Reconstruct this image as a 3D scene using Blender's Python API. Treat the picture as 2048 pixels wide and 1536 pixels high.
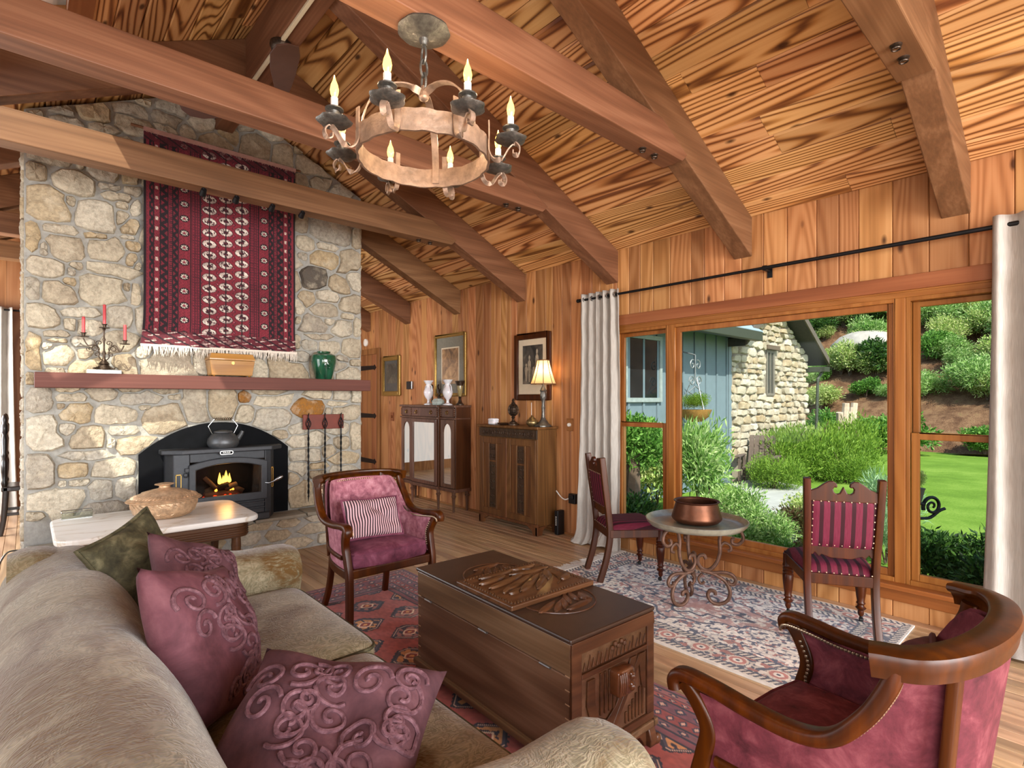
import bpy, bmesh, math, random
import numpy as np
from mathutils import Vector, Matrix
random.seed(7)
RNG = np.random.default_rng(7)
R = math.radians
PI = math.pi
for o in list(bpy.data.objects):
    bpy.data.objects.remove(o, do_unlink=True)
SC = bpy.context.scene
COL = SC.collection

def lin(h):
    h = h.lstrip('#')
    c = [int(h[i:i + 2], 16) / 255 for i in (0, 2, 4)]
    return tuple([x / 12.92 if x <= .04045 else ((x + .055) / 1.055) ** 2.4 for x in c] + [1.0])

# ------------------------------------------------------------ camera, sky, sun, exposure
cam = bpy.data.cameras.new('camera')
cam.sensor_width = 36
cam.lens = 1076 / 2048 * 36
cam.shift_y = 30 / 2048
cam.clip_end = 300
co = bpy.data.objects.new('camera', cam)
COL.objects.link(co)
co.location = (0, 0, 1.4)
co.rotation_euler = (R(90), 0, R(-42))
SC.camera = co

world = bpy.data.worlds.new('sky')
SC.world = world
world.use_nodes = True
wt = world.node_tree
bg = wt.nodes['Background']
sky = wt.nodes.new('ShaderNodeTexSky')
sky.sky_type = 'NISHITA'
sky.sun_disc = False
sky.sun_elevation = R(46)
sky.sun_rotation = R(212)
sky.air_density = 1.0
wt.links.new(sky.outputs[0], bg.inputs[0])
bg.inputs[1].default_value = 0.24

SUN_DIR = Vector((.514, .81, -1.0))
sun = bpy.data.lights.new('sun', 'SUN')
sun.energy = 5.2
sun.angle = R(0.6)
sun.color = (1, .94, .84)
so = bpy.data.objects.new('sun', sun)
COL.objects.link(so)
so.rotation_euler = SUN_DIR.to_track_quat('-Z', 'Y').to_euler()
so.location = (-6, -8, 9)

def area_light(name, loc, rot, sx, sy, power, color=(.98, .99, 1.0)):
    l = bpy.data.lights.new(name, 'AREA')
    l.shape = 'RECTANGLE'
    l.size, l.size_y = sx, sy
    l.energy = power
    l.color = color
    o = bpy.data.objects.new(name, l)
    COL.objects.link(o)
    o.location, o.rotation_euler = loc, rot
    return o
# daylight of the unseen back and hall windows; left-wall lamps are added fill
area_light('back_window_daylight', (1.3, -4.4, 1.75), (R(90), 0, 0), 4.6, 2.6, 560)
area_light('left_fill_light', (-1.42, -1.3, 1.5), (0, R(-90), 0), 1.8, 2.6, 110)  # added fill towards the chest and cabinets, no known window
area_light('side_fill_light', (-1.42, 4.0, 1.5), (0, R(-90), 0), 1.7, 1.6, 32)  # added fill to lift the dim middle of the room
area_light('dining_fill_light', (-1.42, 7.6, 1.5), (0, R(-90), 0), 1.6, 1.8, 130)  # added fill for the space behind the chimney
area_light('hall_window_daylight', (1.9, 8.9, 1.2), (R(-90), 0, 0), 1.7, 2.0, 5)

SC.view_settings.view_transform = 'Standard'
SC.view_settings.look = 'None'
SC.view_settings.gamma = 1
SC.view_settings.use_curve_mapping = False
SC.view_settings.exposure = 0.5

# ------------------------------------------------------------ mesh builder
class MB:
    def __init__(s):
        s.v, s.f, s.mi, s.m = [], [], [], 0
    def add(s, vs, fs):
        b = len(s.v)
        s.v += [tuple(map(float, p)) for p in vs]
        for q in fs:
            s.f.append([b + i for i in q]); s.mi.append(s.m)
        return s
    def box(s, x0, x1, y0, y1, z0, z1):
        return s.add([(x0, y0, z0), (x1, y0, z0), (x1, y1, z0), (x0, y1, z0), (x0, y0, z1), (x1, y0, z1), (x1, y1, z1), (x0, y1, z1)],
                     [(0, 3, 2, 1), (4, 5, 6, 7), (0, 1, 5, 4), (1, 2, 6, 5), (2, 3, 7, 6), (3, 0, 4, 7)])
    def prism(s, poly, axis, a0, a1):
        """polygon in the two other axes (in order x<y<z), extruded along axis"""
        def P(p, a):
            return {'x': (a, p[0], p[1]), 'y': (p[0], a, p[1]), 'z': (p[0], p[1], a)}[axis]
        n = len(poly)
        vs = [P(p, a0) for p in poly] + [P(p, a1) for p in poly]
        return s.add(vs, [tuple(range(n))[::-1], tuple(range(n, 2 * n))] + [(i, (i + 1) % n, n + (i + 1) % n, n + i) for i in range(n)])
    def frames(s, path, up):
        P = [Vector(p) for p in path]
        out = []
        for i in range(len(P)):
            a, b = P[max(i - 1, 0)], P[min(i + 1, len(P) - 1)]
            t = (b - a)
            t = t.normalized() if t.length > 1e-9 else Vector((0, 0, 1))
            u = Vector(up)
            l = t.cross(u)
            if l.length < .05:
                l = t.cross(Vector((0, 1, 0.3)))
            l.normalize()
            out.append((P[i], t, l, l.cross(t).normalized()))
        return out
    def tube(s, path, r, n=8, closed=False, up=(0, 0, 1)):
        """round tube, parallel transported"""
        P = [Vector(p) for p in path]
        m = len(P)
        rs = r if isinstance(r, (list, tuple)) else [r] * m
        T = []
        for i in range(m):
            a = P[(i - 1) % m] if closed else P[max(i - 1, 0)]
            b = P[(i + 1) % m] if closed else P[min(i + 1, m - 1)]
            t = b - a
            T.append(t.normalized() if t.length > 1e-9 else Vector((0, 0, 1)))
        u = T[0].orthogonal().normalized()
        vs = []
        for i in range(m):
            if i:
                u = (u - T[i] * u.dot(T[i]))
                u = u.normalized() if u.length > 1e-6 else T[i].orthogonal().normalized()
            w = T[i].cross(u)
            for k in range(n):
                a = 2 * PI * k / n
                vs.append(P[i] + (u * math.cos(a) + w * math.sin(a)) * rs[i])
        fs = []
        for i in range(m if closed else m - 1):
            j = (i + 1) % m
            for k in range(n):
                fs.append((i * n + k, i * n + (k + 1) % n, j * n + (k + 1) % n, j * n + k))
        if not closed:
            fs += [tuple(range(n))[::-1], tuple(range((m - 1) * n, m * n))]
        return s.add(vs, fs)
    def sweep(s, path, prof, up=(0, 0, 1), scale=None, closed=False):
        """profile points (lateral, up) carried along the path"""
        fr = s.frames(path, up)
        n = len(prof)
        vs = []
        for i, (p, t, l, u) in enumerate(fr):
            k = scale[i] if scale else 1
            vs += [p + l * a * k + u * b * k for a, b in prof]
        m = len(fr)
        fs = []
        for i in range(m if closed else m - 1):
            j = (i + 1) % m
            fs += [(i * n + k, j * n + k, j * n + (k + 1) % n, i * n + (k + 1) % n) for k in range(n)]
        if not closed:
            fs += [tuple(range(n)), tuple(range((m - 1) * n, m * n))[::-1]]
        return s.add(vs, fs)
    def lathe(s, prof, n=16, c=(0, 0, 0), rfun=None, sy=1.0):
        """profile (r, z) round the vertical through c; rfun(angle, i) scales the radius"""
        vs, fs = [], []
        for i, (r, z) in enumerate(prof):
            for k in range(n):
                a = 2 * PI * k / n
                q = r * (rfun(a, i) if rfun else 1)
                vs.append((c[0] + q * math.cos(a), c[1] + q * math.sin(a) * sy, c[2] + z))
        m = len(prof)
        for i in range(m - 1):
            for k in range(n):
                fs.append((i * n + k, i * n + (k + 1) % n, (i + 1) * n + (k + 1) % n, (i + 1) * n + k))
        if prof[0][0] > 1e-6:
            fs.append(tuple(range(n))[::-1])
        if prof[-1][0] > 1e-6:
            fs.append(tuple(range((m - 1) * n, m * n)))
        return s.add(vs, fs)
    def ball(s, c, r, nu=10, nv=6):
        r = r if isinstance(r, (list, tuple)) else (r, r, r)
        vs, fs = [], []
        for j in range(nv + 1):
            t = PI * j / nv
            for i in range(nu):
                a = 2 * PI * i / nu
                vs.append((c[0] + r[0] * math.sin(t) * math.cos(a), c[1] + r[1] * math.sin(t) * math.sin(a), c[2] - r[2] * math.cos(t)))
        for j in range(nv):
            for i in range(nu):
                fs.append((j * nu + i, j * nu + (i + 1) % nu, (j + 1) * nu + (i + 1) % nu, (j + 1) * nu + i))
        return s.add(vs, fs)
    def grid(s, fn, nu, nv, wrapu=False):
        vs = [fn(i / (nu if wrapu else nu - 1), j / (nv - 1)) for j in range(nv) for i in range(nu)]
        fs = []
        for j in range(nv - 1):
            for i in range(nu if wrapu else nu - 1):
                k = (i + 1) % nu
                fs.append((j * nu + i, j * nu + k, (j + 1) * nu + k, (j + 1) * nu + i))
        return s.add(vs, fs)
    def mesh(s, name, mats, smooth=False):
        me = bpy.data.meshes.new(name)
        me.from_pydata(s.v, [], s.f)
        mats = mats if isinstance(mats, (list, tuple)) else [mats]
        for m in mats:
            me.materials.append(m)
        if len(mats) > 1:
            me.polygons.foreach_set('material_index', s.mi)
        bm = bmesh.new(); bm.from_mesh(me)
        bmesh.ops.remove_doubles(bm, verts=bm.verts, dist=1e-5)
        bmesh.ops.recalc_face_normals(bm, faces=bm.faces)
        bm.to_mesh(me); bm.free()
        if smooth:
            me.polygons.foreach_set('use_smooth', [True] * len(me.polygons))
            if smooth != 'all':
                try:
                    me.set_sharp_from_angle(angle=R(42 if smooth is True else smooth))
                except Exception:
                    pass
        return me
    def build(s, name, mat, parent=None, smooth=False, bevel=0, loc=None, rot=None, subsurf=0):
        o = bpy.data.objects.new(name, s.mesh(name, mat, smooth))
        COL.objects.link(o)
        if parent is not None:
            o.parent = parent
        if loc is not None:
            o.location = loc
        if rot is not None:
            o.rotation_euler = rot
        if bevel:
            m = o.modifiers.new('bevel', 'BEVEL'); m.width = bevel; m.segments = 2; m.limit_method = 'ANGLE'; m.angle_limit = R(40)
        if subsurf:
            m = o.modifiers.new('sub', 'SUBSURF'); m.levels = m.render_levels = subsurf
        return o

def tag(o, label=None, cat=None, group=None, kind=None):
    for k, v in (('label', label), ('category', cat), ('group', group), ('kind', kind)):
        if v:
            o[k] = v
    return o
def thing(name, label, cat, loc=(0, 0, 0), rz=0, group=None):
    o = bpy.data.objects.new(name, None)
    COL.objects.link(o)
    o.empty_display_size = .1
    o.location = loc; o.rotation_euler = (0, 0, rz)
    return tag(o, label, cat, group)
def struct(name, mb, mat, **k):
    return tag(mb.build(name, mat, **k), kind='structure')
def copy_tree(o, parent=None):
    c = o.copy(); COL.objects.link(c)
    if parent:
        c.parent = parent
    for ch in list(o.children):
        copy_tree(ch, c)
    return c
def spiral(cx, cz, r0, turns, a0=0, dirn=1, n=24, r1=.15):
    """2d scroll points from the rim to the eye"""
    out = []
    for i in range(n):
        t = i / (n - 1)
        r = r0 * (1 - t * (1 - r1)); a = a0 + dirn * 2 * PI * turns * t
        out.append((cx + r * math.cos(a), cz + r * math.sin(a)))
    return out
def smooth_path(pts, n=6):
    """Catmull-Rom through points"""
    P = [Vector(p) for p in pts]
    out = []
    for i in range(len(P) - 1):
        a, b, c, d = P[max(i - 1, 0)], P[i], P[i + 1], P[min(i + 2, len(P) - 1)]
        for k in range(n):
            t = k / n
            out.append(.5 * ((2 * b) + (c - a) * t + (2 * a - 5 * b + 4 * c - d) * t * t + (3 * b - a - 3 * c + d) * t ** 3))
    out.append(P[-1])
    return out
def rect(w, h):
    return [(-w / 2, -h / 2), (w / 2, -h / 2), (w / 2, h / 2), (-w / 2, h / 2)]
def rrect(w, h, r=.3, n=3):
    r *= min(w, h)
    out = []
    for cx, cy, a0 in ((w / 2 - r, h / 2 - r, 0), (-w / 2 + r, h / 2 - r, 90), (-w / 2 + r, -h / 2 + r, 180), (w / 2 - r, -h / 2 + r, 270)):
        for k in range(n + 1):
            a = R(a0 + 90 * k / n)
            out.append((cx + r * math.cos(a), cy + r * math.sin(a)))
    return out

# ------------------------------------------------------------ materials
class NT:
    def __init__(s, name, **kw):
        s.mat = bpy.data.materials.new(name)
        s.mat.use_nodes = True
        s.t = s.mat.node_tree
        s.b = s.t.nodes['Principled BSDF']
        s.set(**kw)
    def set(s, **kw):
        for k, v in kw.items():
            k = {'color': 'Base Color', 'rough': 'Roughness', 'metal': 'Metallic', 'coat': 'Coat Weight', 'sheen': 'Sheen Weight', 'trans': 'Transmission Weight',
                 'emit': 'Emission Color', 'estr': 'Emission Strength', 'spec': 'Specular IOR Level', 'sss': 'Subsurface Weight', 'normal': 'Normal', 'ior': 'IOR', 'alpha': 'Alpha',
                 'sheenr': 'Sheen Roughness', 'sheent': 'Sheen Tint', 'coatr': 'Coat Roughness'}.get(k, k)
            s._in(s.b.inputs[k], v)
        return s
    def _in(s, sock, v):
        if isinstance(v, bpy.types.NodeSocket):
            s.t.links.new(v, sock)
        elif isinstance(v, str):
            sock.default_value = lin(v)
        else:
            if hasattr(sock.default_value, '__len__') and isinstance(v, (tuple, list)) and len(sock.default_value) == 4 and len(v) == 3:
                v = tuple(v) + (1,)
            sock.default_value = v
    def n(s, typ, out=0, ins=(), **props):
        nd = s.t.nodes.new('ShaderNode' + typ)
        for k, v in props.items():
            setattr(nd, k, v)
        for k, v in dict(ins).items():
            s._in(nd.inputs[k], v)
        return nd.outputs[out]
    def obj(s): return s.n('TexCoord', 3)
    def rnd(s): return s.n('ObjectInfo', 5)
    def m(s, op, a, b=0.0, c=0.0): return s.n('Math', 0, {0: a, 1: b, 2: c}, operation=op)
    def vm(s, op, a, b): return s.n('VectorMath', 0, {0: a, 1: b}, operation=op)
    def sep(s, v):
        nd = s.t.nodes.new('ShaderNodeSeparateXYZ'); s.t.links.new(v, nd.inputs[0]); return nd.outputs
    def noise(s, v, scale=5, detail=3, rough=.5, dist=0, out=0):
        return s.n('TexNoise', out, {'Vector': v, 'Scale': scale, 'Detail': detail, 'Roughness': rough, 'Distortion': dist})
    def ramp(s, f, stops, interp='LINEAR'):
        nd = s.t.nodes.new('ShaderNodeValToRGB')
        nd.color_ramp.interpolation = interp
        e = nd.color_ramp.elements
        while len(e) < len(stops):
            e.new(0.5)
        for i, (p, c) in enumerate(stops):
            e[i].position = p
            e[i].color = lin(c) if isinstance(c, str) else (c if isinstance(c, tuple) else (c, c, c, 1))
        s.t.links.new(f, nd.inputs[0])
        return nd.outputs[0]
    def mix(s, f, a, b, mode='MIX'):
        nd = s.t.nodes.new('ShaderNodeMix'); nd.data_type = 'RGBA'; nd.blend_type = mode
        s._in(nd.inputs[0], f); s._in(nd.inputs[6], a); s._in(nd.inputs[7], b)
        return nd.outputs[2]
    def bump(s, h, strength=.3, dist=.01):
        return s.n('Bump', 0, {'Height': h, 'Strength': strength, 'Distance': dist})

def wood(name, dark, mid, light, axis=0, rings=55, scale=2.2, contrast=1.0, rough=.45, vary=.35, fine=.35, coat=0.0, knots=False, stretch=.13, bump=.15, sharp=1.6, detail=1.6, sat=.98, hue=.5045, spec=.3):
    t = NT(name, rough=rough, coat=coat, spec=spec)
    rn = t.rnd()
    off = t.vm('MULTIPLY', t.n('CombineXYZ', 0, {0: rn, 1: rn, 2: rn}), (37.0, 61.0, 23.0))
    st = [1.0, 1.0, 1.0]; st[axis] = stretch
    sf = [1.0, 1.0, 1.0]; sf[axis] = .02
    v = t.vm('ADD', t.vm('MULTIPLY', t.obj(), tuple(st)), off)
    vf = t.vm('ADD', t.vm('MULTIPLY', t.obj(), tuple(sf)), off)
    g = t.noise(v, scale, detail, .42, .25)
    w = t.m('SINE', t.m('MULTIPLY', g, rings))
    w = t.m('MULTIPLY_ADD', w, .5 * contrast, .5)
    w = t.m('POWER', w, sharp)
    fn = t.noise(vf, 55, 2, .6)
    f = t.m('ADD', t.m('MULTIPLY', w, 1 - fine), t.m('MULTIPLY', fn, fine))
    c = t.ramp(f, [(.12, light), (.45, mid), (.88, dark)])
    big = t.noise(t.vm('ADD', t.obj(), off), .9, 2)
    hs = t.n('HueSaturation', 0, {'Hue': t.m('MULTIPLY_ADD', t.m('FRACT', t.m('MULTIPLY', rn, 7.3)), .016, hue - .008), 'Saturation': sat,
                                  'Value': t.m('ADD', t.m('MULTIPLY_ADD', rn, vary, 1 - vary * .55), t.m('MULTIPLY_ADD', big, .3, -.15)), 'Color': c})
    if knots:
        kn = t.n('TexVoronoi', 0, {'Vector': t.vm('ADD', t.vm('MULTIPLY', t.obj(), tuple(.45 if i == axis else 1.0 for i in range(3))), off), 'Scale': 5.5})
        hs = t.mix(t.ramp(kn, [(.05, .9), (.12, 0.0)]), hs, '#3a1c0c')
    t.set(color=hs, normal=t.bump(f, bump, .004))
    return t.mat
def plain(name, color, rough=.5, metal=0.0, var=.15, nscale=14, bump=0.0, **kw):
    t = NT(name, rough=rough, metal=metal, **kw)
    n = t.noise(t.obj(), nscale, 4, .6)
    c = lin(color)
    d = tuple(x * (1 - var) for x in c[:3]) + (1,); l = tuple(min(1, x * (1 + var)) for x in c[:3]) + (1,)
    t.set(color=t.ramp(n, [(.3, d), (.7, l)]))
    if bump:
        t.set(normal=t.bump(n, bump, .01))
    return t.mat
def velvet(name, dark, mid, light, nscale=7):
    t = NT(name, rough=.8, sheen=.22, sheenr=.35, sheent=light, spec=.25)
    n = t.noise(t.obj(), nscale, 5, .65, .4)
    n2 = t.noise(t.obj(), 160, 2)
    t.set(color=t.ramp(n, [(.3, dark), (.52, mid), (.72, light)]), normal=t.bump(n2, .12, .003))
    return t.mat
def attr_mat(name, rough=.9, bump=.4, attr='Col', sheen=.15):
    t = NT(name, rough=rough, sheen=sheen)
    t.set(color=t.n('Attribute', 0, attribute_name=attr), normal=t.bump(t.noise(t.obj(), 420, 2), bump, .003))
    return t.mat

M = {}
M['ceil'] = wood('pine_ceiling', '#6a3a1d', '#b87b44', '#d6a06a', axis=1, rings=300, scale=1.6, contrast=1.0, rough=.42, vary=.34, fine=.3, stretch=.07, sharp=2.4, detail=2.8, knots=True)
M['beam'] = wood('stained_beam', '#543420', '#734a30', '#8b6043', axis=0, rings=60, scale=2.5, contrast=.5, rough=.55, vary=.15, fine=.6)
M['beamY'] = wood('stained_ridge', '#543420', '#734a30', '#8b6043', axis=1, rings=60, scale=2.5, contrast=.5, rough=.55, vary=.15, fine=.6)
M['wallp'] = wood('pine_wall_plank', '#7d4824', '#ad7143', '#c58b5b', axis=2, rings=120, scale=2.4, contrast=.5, rough=.45, vary=.46, fine=.45, knots=True)
M['floor'] = wood('oak_floor', '#80614b', '#b08c6a', '#cba884', axis=1, rings=95, scale=2.2, contrast=.6, rough=.34, vary=.36, fine=.5, spec=.5)
M['frame'] = wood('fir_window', '#713a14', '#8f5221', '#a06430', axis=2, rings=80, scale=2.6, contrast=.5, rough=.38, vary=.1, fine=.6)
M['frameY'] = wood('fir_window_rail', '#713a14', '#8f5221', '#a06430', axis=1, rings=80, scale=2.6, contrast=.5, rough=.38, vary=.1, fine=.6)
M['header'] = wood('fir_header', '#663519', '#854c28', '#985e37', axis=1, rings=22, scale=2.4, contrast=.7, rough=.5, vary=.1, fine=.5)
M['mahog'] = wood('mahogany', '#1f0d06', '#3d1a0c', '#562912', axis=2, rings=60, scale=3, contrast=.5, rough=.36, vary=.1, fine=.6, coat=.0, bump=.05, sat=1.08)
M['chestw'] = wood('camphor_wood', '#3f281c', '#61442f', '#795b45', axis=1, rings=70, scale=2.2, contrast=.6, rough=.42, vary=.1, fine=.55, coat=.12)
M['chestc'] = wood('carved_camphor', '#2c180d', '#4d2e1a', '#674127', axis=0, rings=60, scale=3, contrast=.5, rough=.38, vary=.12, fine=.55, coat=.15)
M['chestd'] = plain('dark_lid_wood', '#35251c', .38, var=.25, nscale=9)
M['oak'] = wood('dark_oak', '#3b2010', '#5f391e', '#7a4d2a', axis=2, rings=90, scale=2.6, contrast=.5, rough=.42, vary=.12, fine=.6)
M['oakd'] = wood('carved_oak', '#20140c', '#38261a', '#4d3828', axis=2, rings=90, scale=2.6, contrast=.5, rough=.45, vary=.1, fine=.6)
M['walnut'] = wood('walnut_cabinet', '#38201a', '#5a3a2c', '#745040', axis=2, rings=70, scale=2.6, contrast=.45, rough=.36, vary=.1, fine=.6, coat=.1)
M['walnutd'] = wood('walnut_side', '#2a120a', '#45200f', '#582c17', axis=2, rings=70, scale=2.6, contrast=.45, rough=.36, vary=.1, fine=.6, coat=.1)
M['mantel'] = wood('mantel_beam', '#4c2a22', '#683d33', '#7c5045', axis=0, rings=26, scale=2.5, contrast=.4, rough=.65, vary=.1, fine=.6, bump=.3)
M['redrack'] = plain('red_stained_board', '#6d2c1c', .55)
M['satin'] = wood('satinwood', '#7a4a20', '#a26c30', '#bb8a4e', axis=0, rings=40, scale=4, contrast=.5, rough=.3, vary=.1, fine=.6, coat=.3)
M['door'] = wood('plank_door', '#5a3018', '#7d4a28', '#95603a', axis=2, rings=30, scale=2.4, contrast=.6, rough=.5, vary=.2, fine=.5)
M['black'] = plain('black_iron', '#141416', .5, .5, var=.3)
M['blackp'] = plain('black_plastic', '#101012', .4)
M['stovep'] = plain('stove_panel_black', '#090a0d', .8, 0.0, var=.3, spec=.12)
M['stove'] = plain('cast_iron_grey', '#333539', .5, .3, var=.15, nscale=40, bump=.05)
M['kettle'] = plain('cast_iron_kettle', '#56585a', .45, .6, var=.15, nscale=60, bump=.06)
M['steel'] = plain('bright_steel', '#a8a8a6', .3, 1.0, var=.05)
M['brass'] = plain('brass', '#a88747', .32, 1.0, var=.15)
M['bronze'] = plain('dark_bronze', '#4a3d33', .4, .8, var=.4, nscale=60, bump=.3)
M['gilt'] = plain('gilt_wood', '#96783f', .4, .7, var=.25, nscale=70, bump=.2)
M['pewter'] = plain('hammered_pewter', '#66645f', .42, .75, var=.35, nscale=45, bump=.35)
M['rustiron'] = plain('rusted_iron', '#5f4334', .6, .45, var=.35, nscale=30, bump=.3)
M['chand'] = plain('warm_hammered_iron', '#a08672', .5, .55, var=.3, nscale=26, bump=.35)
M['copper'] = plain('aged_copper', '#5e3a28', .42, .8, var=.35, nscale=12, bump=.15)
M['copperl'] = plain('embossed_copper', '#c4a482', .42, .5, var=.3, nscale=34, bump=.5)
M['traym'] = plain('tinned_tray', '#a09a86', .3, .4, var=.25, nscale=14, bump=.12)
M['opaline'] = plain('milk_glass', '#e2dde0', .25, var=.05, sss=.15)
M['white'] = plain('white_plastic', '#e6e2da', .4, var=.03)
M['whitem'] = plain('white_marble_block', '#d5d3cc', .35, var=.08)
M['redwax'] = plain('red_wax', '#c0484c', .4, var=.08, sss=.1)
M['canvas'] = plain('curtain_linen', '#bfb4a8', .9, var=.08, nscale=60)
M['conduit'] = plain('cream_conduit', '#d8c8a8', .5, var=.04)
M['cream'] = plain('cream_board', '#d9c9ae', .7, var=.05)
M['ink'] = plain('wrought_dark', '#17171a', .55, .3)

def marble():
    t = NT('white_marble', rough=.32)
    n = t.noise(t.vm('MULTIPLY', t.obj(), (.7, 1.8, 1.0)), 1.3, 5, .55, 1.2)
    v = t.m('ABSOLUTE', t.m('SUBTRACT', n, .5))
    t.set(color=t.ramp(v, [(0.0, '#c4b7a4'), (.012, '#dcd7cd'), (.06, '#e6e3dc')]))
    return t.mat
M['marble'] = marble()
def stone_mat(name, tints, dark=.62, bump=.9):
    t = NT(name, rough=.85, spec=.3)
    rn = t.rnd()
    off = t.vm('MULTIPLY', t.n('CombineXYZ', 0, {0: rn, 1: rn, 2: rn}), (31.0, 17.0, 53.0))
    v = t.vm('ADD', t.obj(), off)
    base = t.ramp(rn, [(i / (len(tints) - 1), c) for i, c in enumerate(tints)])
    n1 = t.noise(v, 7, 6, .65, .3)
    n2 = t.noise(v, 34, 4, .7)
    c = t.mix(t.ramp(n1, [(.35, 0.0), (.75, 1.0)]), base, '#6d5b45', 'MIX')
    c = t.mix(.72, c, base)
    c = t.mix(t.ramp(n2, [(.3, .55), (.62, 0.0)]), c, '#5e5344')
    c = t.mix(t.ramp(n1, [(.5, 0.0), (.68, .45)]), c, '#e2d6bd')
    t.set(color=c, normal=t.bump(t.m('ADD', n1, t.m('MULTIPLY', n2, .6)), bump, .02))
    return t.mat
M['stone'] = stone_mat('field_stone', ['#b0a088', '#c8bda6', '#a8977d', '#d3c9b4', '#b5afa2', '#bda680', '#dbd2bd', '#a0978a'])
M['stoneo'] = stone_mat('pale_field_stone', ['#bdb39d', '#d8cfbc', '#a99c82', '#cbc0aa', '#b49d78', '#ddd6c8'])
M['amber'] = stone_mat('amber_stone', ['#9a6422', '#a56f2c'])
M['darkstone'] = stone_mat('charcoal_stone', ['#5a544e', '#4a4642'])
M['mortar'] = plain('grey_mortar', '#9c9a93', .95, var=.18, nscale=30, bump=.5)
M['mortaro'] = plain('pale_mortar', '#8f8676', .95, var=.2, nscale=30, bump=.5)
M['slate'] = plain('hearth_slab', '#8f8878', .8, var=.2, nscale=8, bump=.4)

def glass_mat(name, tint=(1, 1, 1), rough=0.0, f0=.012):
    """thin clear pane: sees through, still mirrors at a glance"""
    t = NT(name)
    tr = t.t.nodes.new('ShaderNodeBsdfTransparent'); tr.inputs[0].default_value = tuple(tint) + (1,)
    gl = t.t.nodes.new('ShaderNodeBsdfGlossy'); gl.inputs['Roughness'].default_value = rough
    fc = t.n('LayerWeight', 1, {'Blend': .5})
    fr = t.m('MULTIPLY_ADD', t.m('POWER', fc, 5.0), .8, f0)
    mx = t.t.nodes.new('ShaderNodeMixShader')
    t.t.links.new(fr, mx.inputs[0]); t.t.links.new(tr.outputs[0], mx.inputs[1]); t.t.links.new(gl.outputs[0], mx.inputs[2])
    t.t.links.new(mx.outputs[0], t.t.nodes['Material Output'].inputs[0])
    return t.mat
M['glass'] = glass_mat('window_glass', (.97, .99, .97), 0.0, .003)
M['pglass'] = glass_mat('picture_glass', (1, 1, 1), 0.0, .012)
M['glassd'] = glass_mat('stove_glass', (.85, .8, .75), .02)
M['mirror'] = plain('bevelled_mirror', '#d8dcd8', .02, 1.0, var=.0)
def emit(name, color, s):
    t = NT(name, color='#000000', emit=color, estr=s, rough=.6)
    return t.mat
# ------------------------------------------------------------ the setting
XR, XL, YB, YF = 4.155, -1.54, -4.6, 9.0
RX, RZ, EZ = 1.30, 4.17, 2.80
SL = (RZ - EZ) / (XR - RX)
def ceil_z(x):
    return RZ - SL * abs(x - RX)

floor = struct('floor', MB().box(XL - .1, XR + .2, YB - .1, YF + .1, -.12, -.012), M['floor'])
rows = 56
w = (XR + .5) / rows
for i in range(rows):
    x0 = -.5 + i * w
    y = YB + random.uniform(-2.2, 0)
    while y < YF:
        L = random.uniform(2.4, 4.4)
        a, b = max(y, YB), min(y + L, YF)
        if b - a > .05:
            c = .004
            MB().prism([(x0 + .0012, -.014), (x0 + w - .0012, -.014), (x0 + w - .0012, -c), (x0 + w - c, 0), (x0 + c, 0), (x0 + .0012, -c)], 'y', a + .0008, b - .0008).build('floor_plank', M['floor'], floor)
        y += L
# ceiling: roof deck above, planks below; skylight opening in the left slope
HX0, HX1, HY0, HY1 = -.85, .17, 2.95, 4.16
def slab(mb, x0, x1, y0, y1, lo=.03, hi=.2):
    return mb.prism([(x0, ceil_z(x0) + lo), (x1, ceil_z(x1) + lo), (x1, ceil_z(x1) + hi), (x0, ceil_z(x0) + hi)], 'y', y0, y1)
mb = MB()
slab(mb, RX, XR + .16, YB, YF)
slab(mb, HX1, RX, YB, YF); slab(mb, XL - .5, HX0, YB, YF)
slab(mb, HX0, HX1, YB, HY0); slab(mb, HX0, HX1, HY1, YF)
ceiling = struct('ceiling', mb, M['ceil'])
nrow = 19
for side in (1, -1):
    for i in range(nrow):
        d = (XR - RX) / nrow
        xa, xb = RX + side * i * d, RX + side * (i + 1) * d
        segs = [(YB, YF)]
        lo, hi = min(xa, xb), max(xa, xb)
        if side < 0 and hi > HX0 + .01 and lo < HX1 - .01:
            segs = [(YB, HY0), (HY1, YF)]
            if hi > HX1: xa, segs = xa, segs
        for (sa, sb) in segs:
            y = sa - random.uniform(0, 2.4)
            while y < sb:
                L = random.uniform(2.6, 4.4)
                a, b = max(y, sa), min(y + L, sb)
                if b - a > .05:
                    g, c = .0015 * side, .009 * side
                    p = []
                    for (xx, dz) in ((xa + g, .03), (xb - g, .03), (xb - g, .012), (xb - g - c, 0), (xa + g + c, 0), (xa + g, .012)):
                        p.append((xx, ceil_z(xx) + dz))
                    MB().prism(p, 'y', a + .001, b - .001).build('ceiling_plank', M['ceil'], ceiling)
                y += L
RY = [-3.26, -1.99, -.72, .55, 1.845, 3.11, 4.385, 5.605, 6.83, 8.055]
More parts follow.
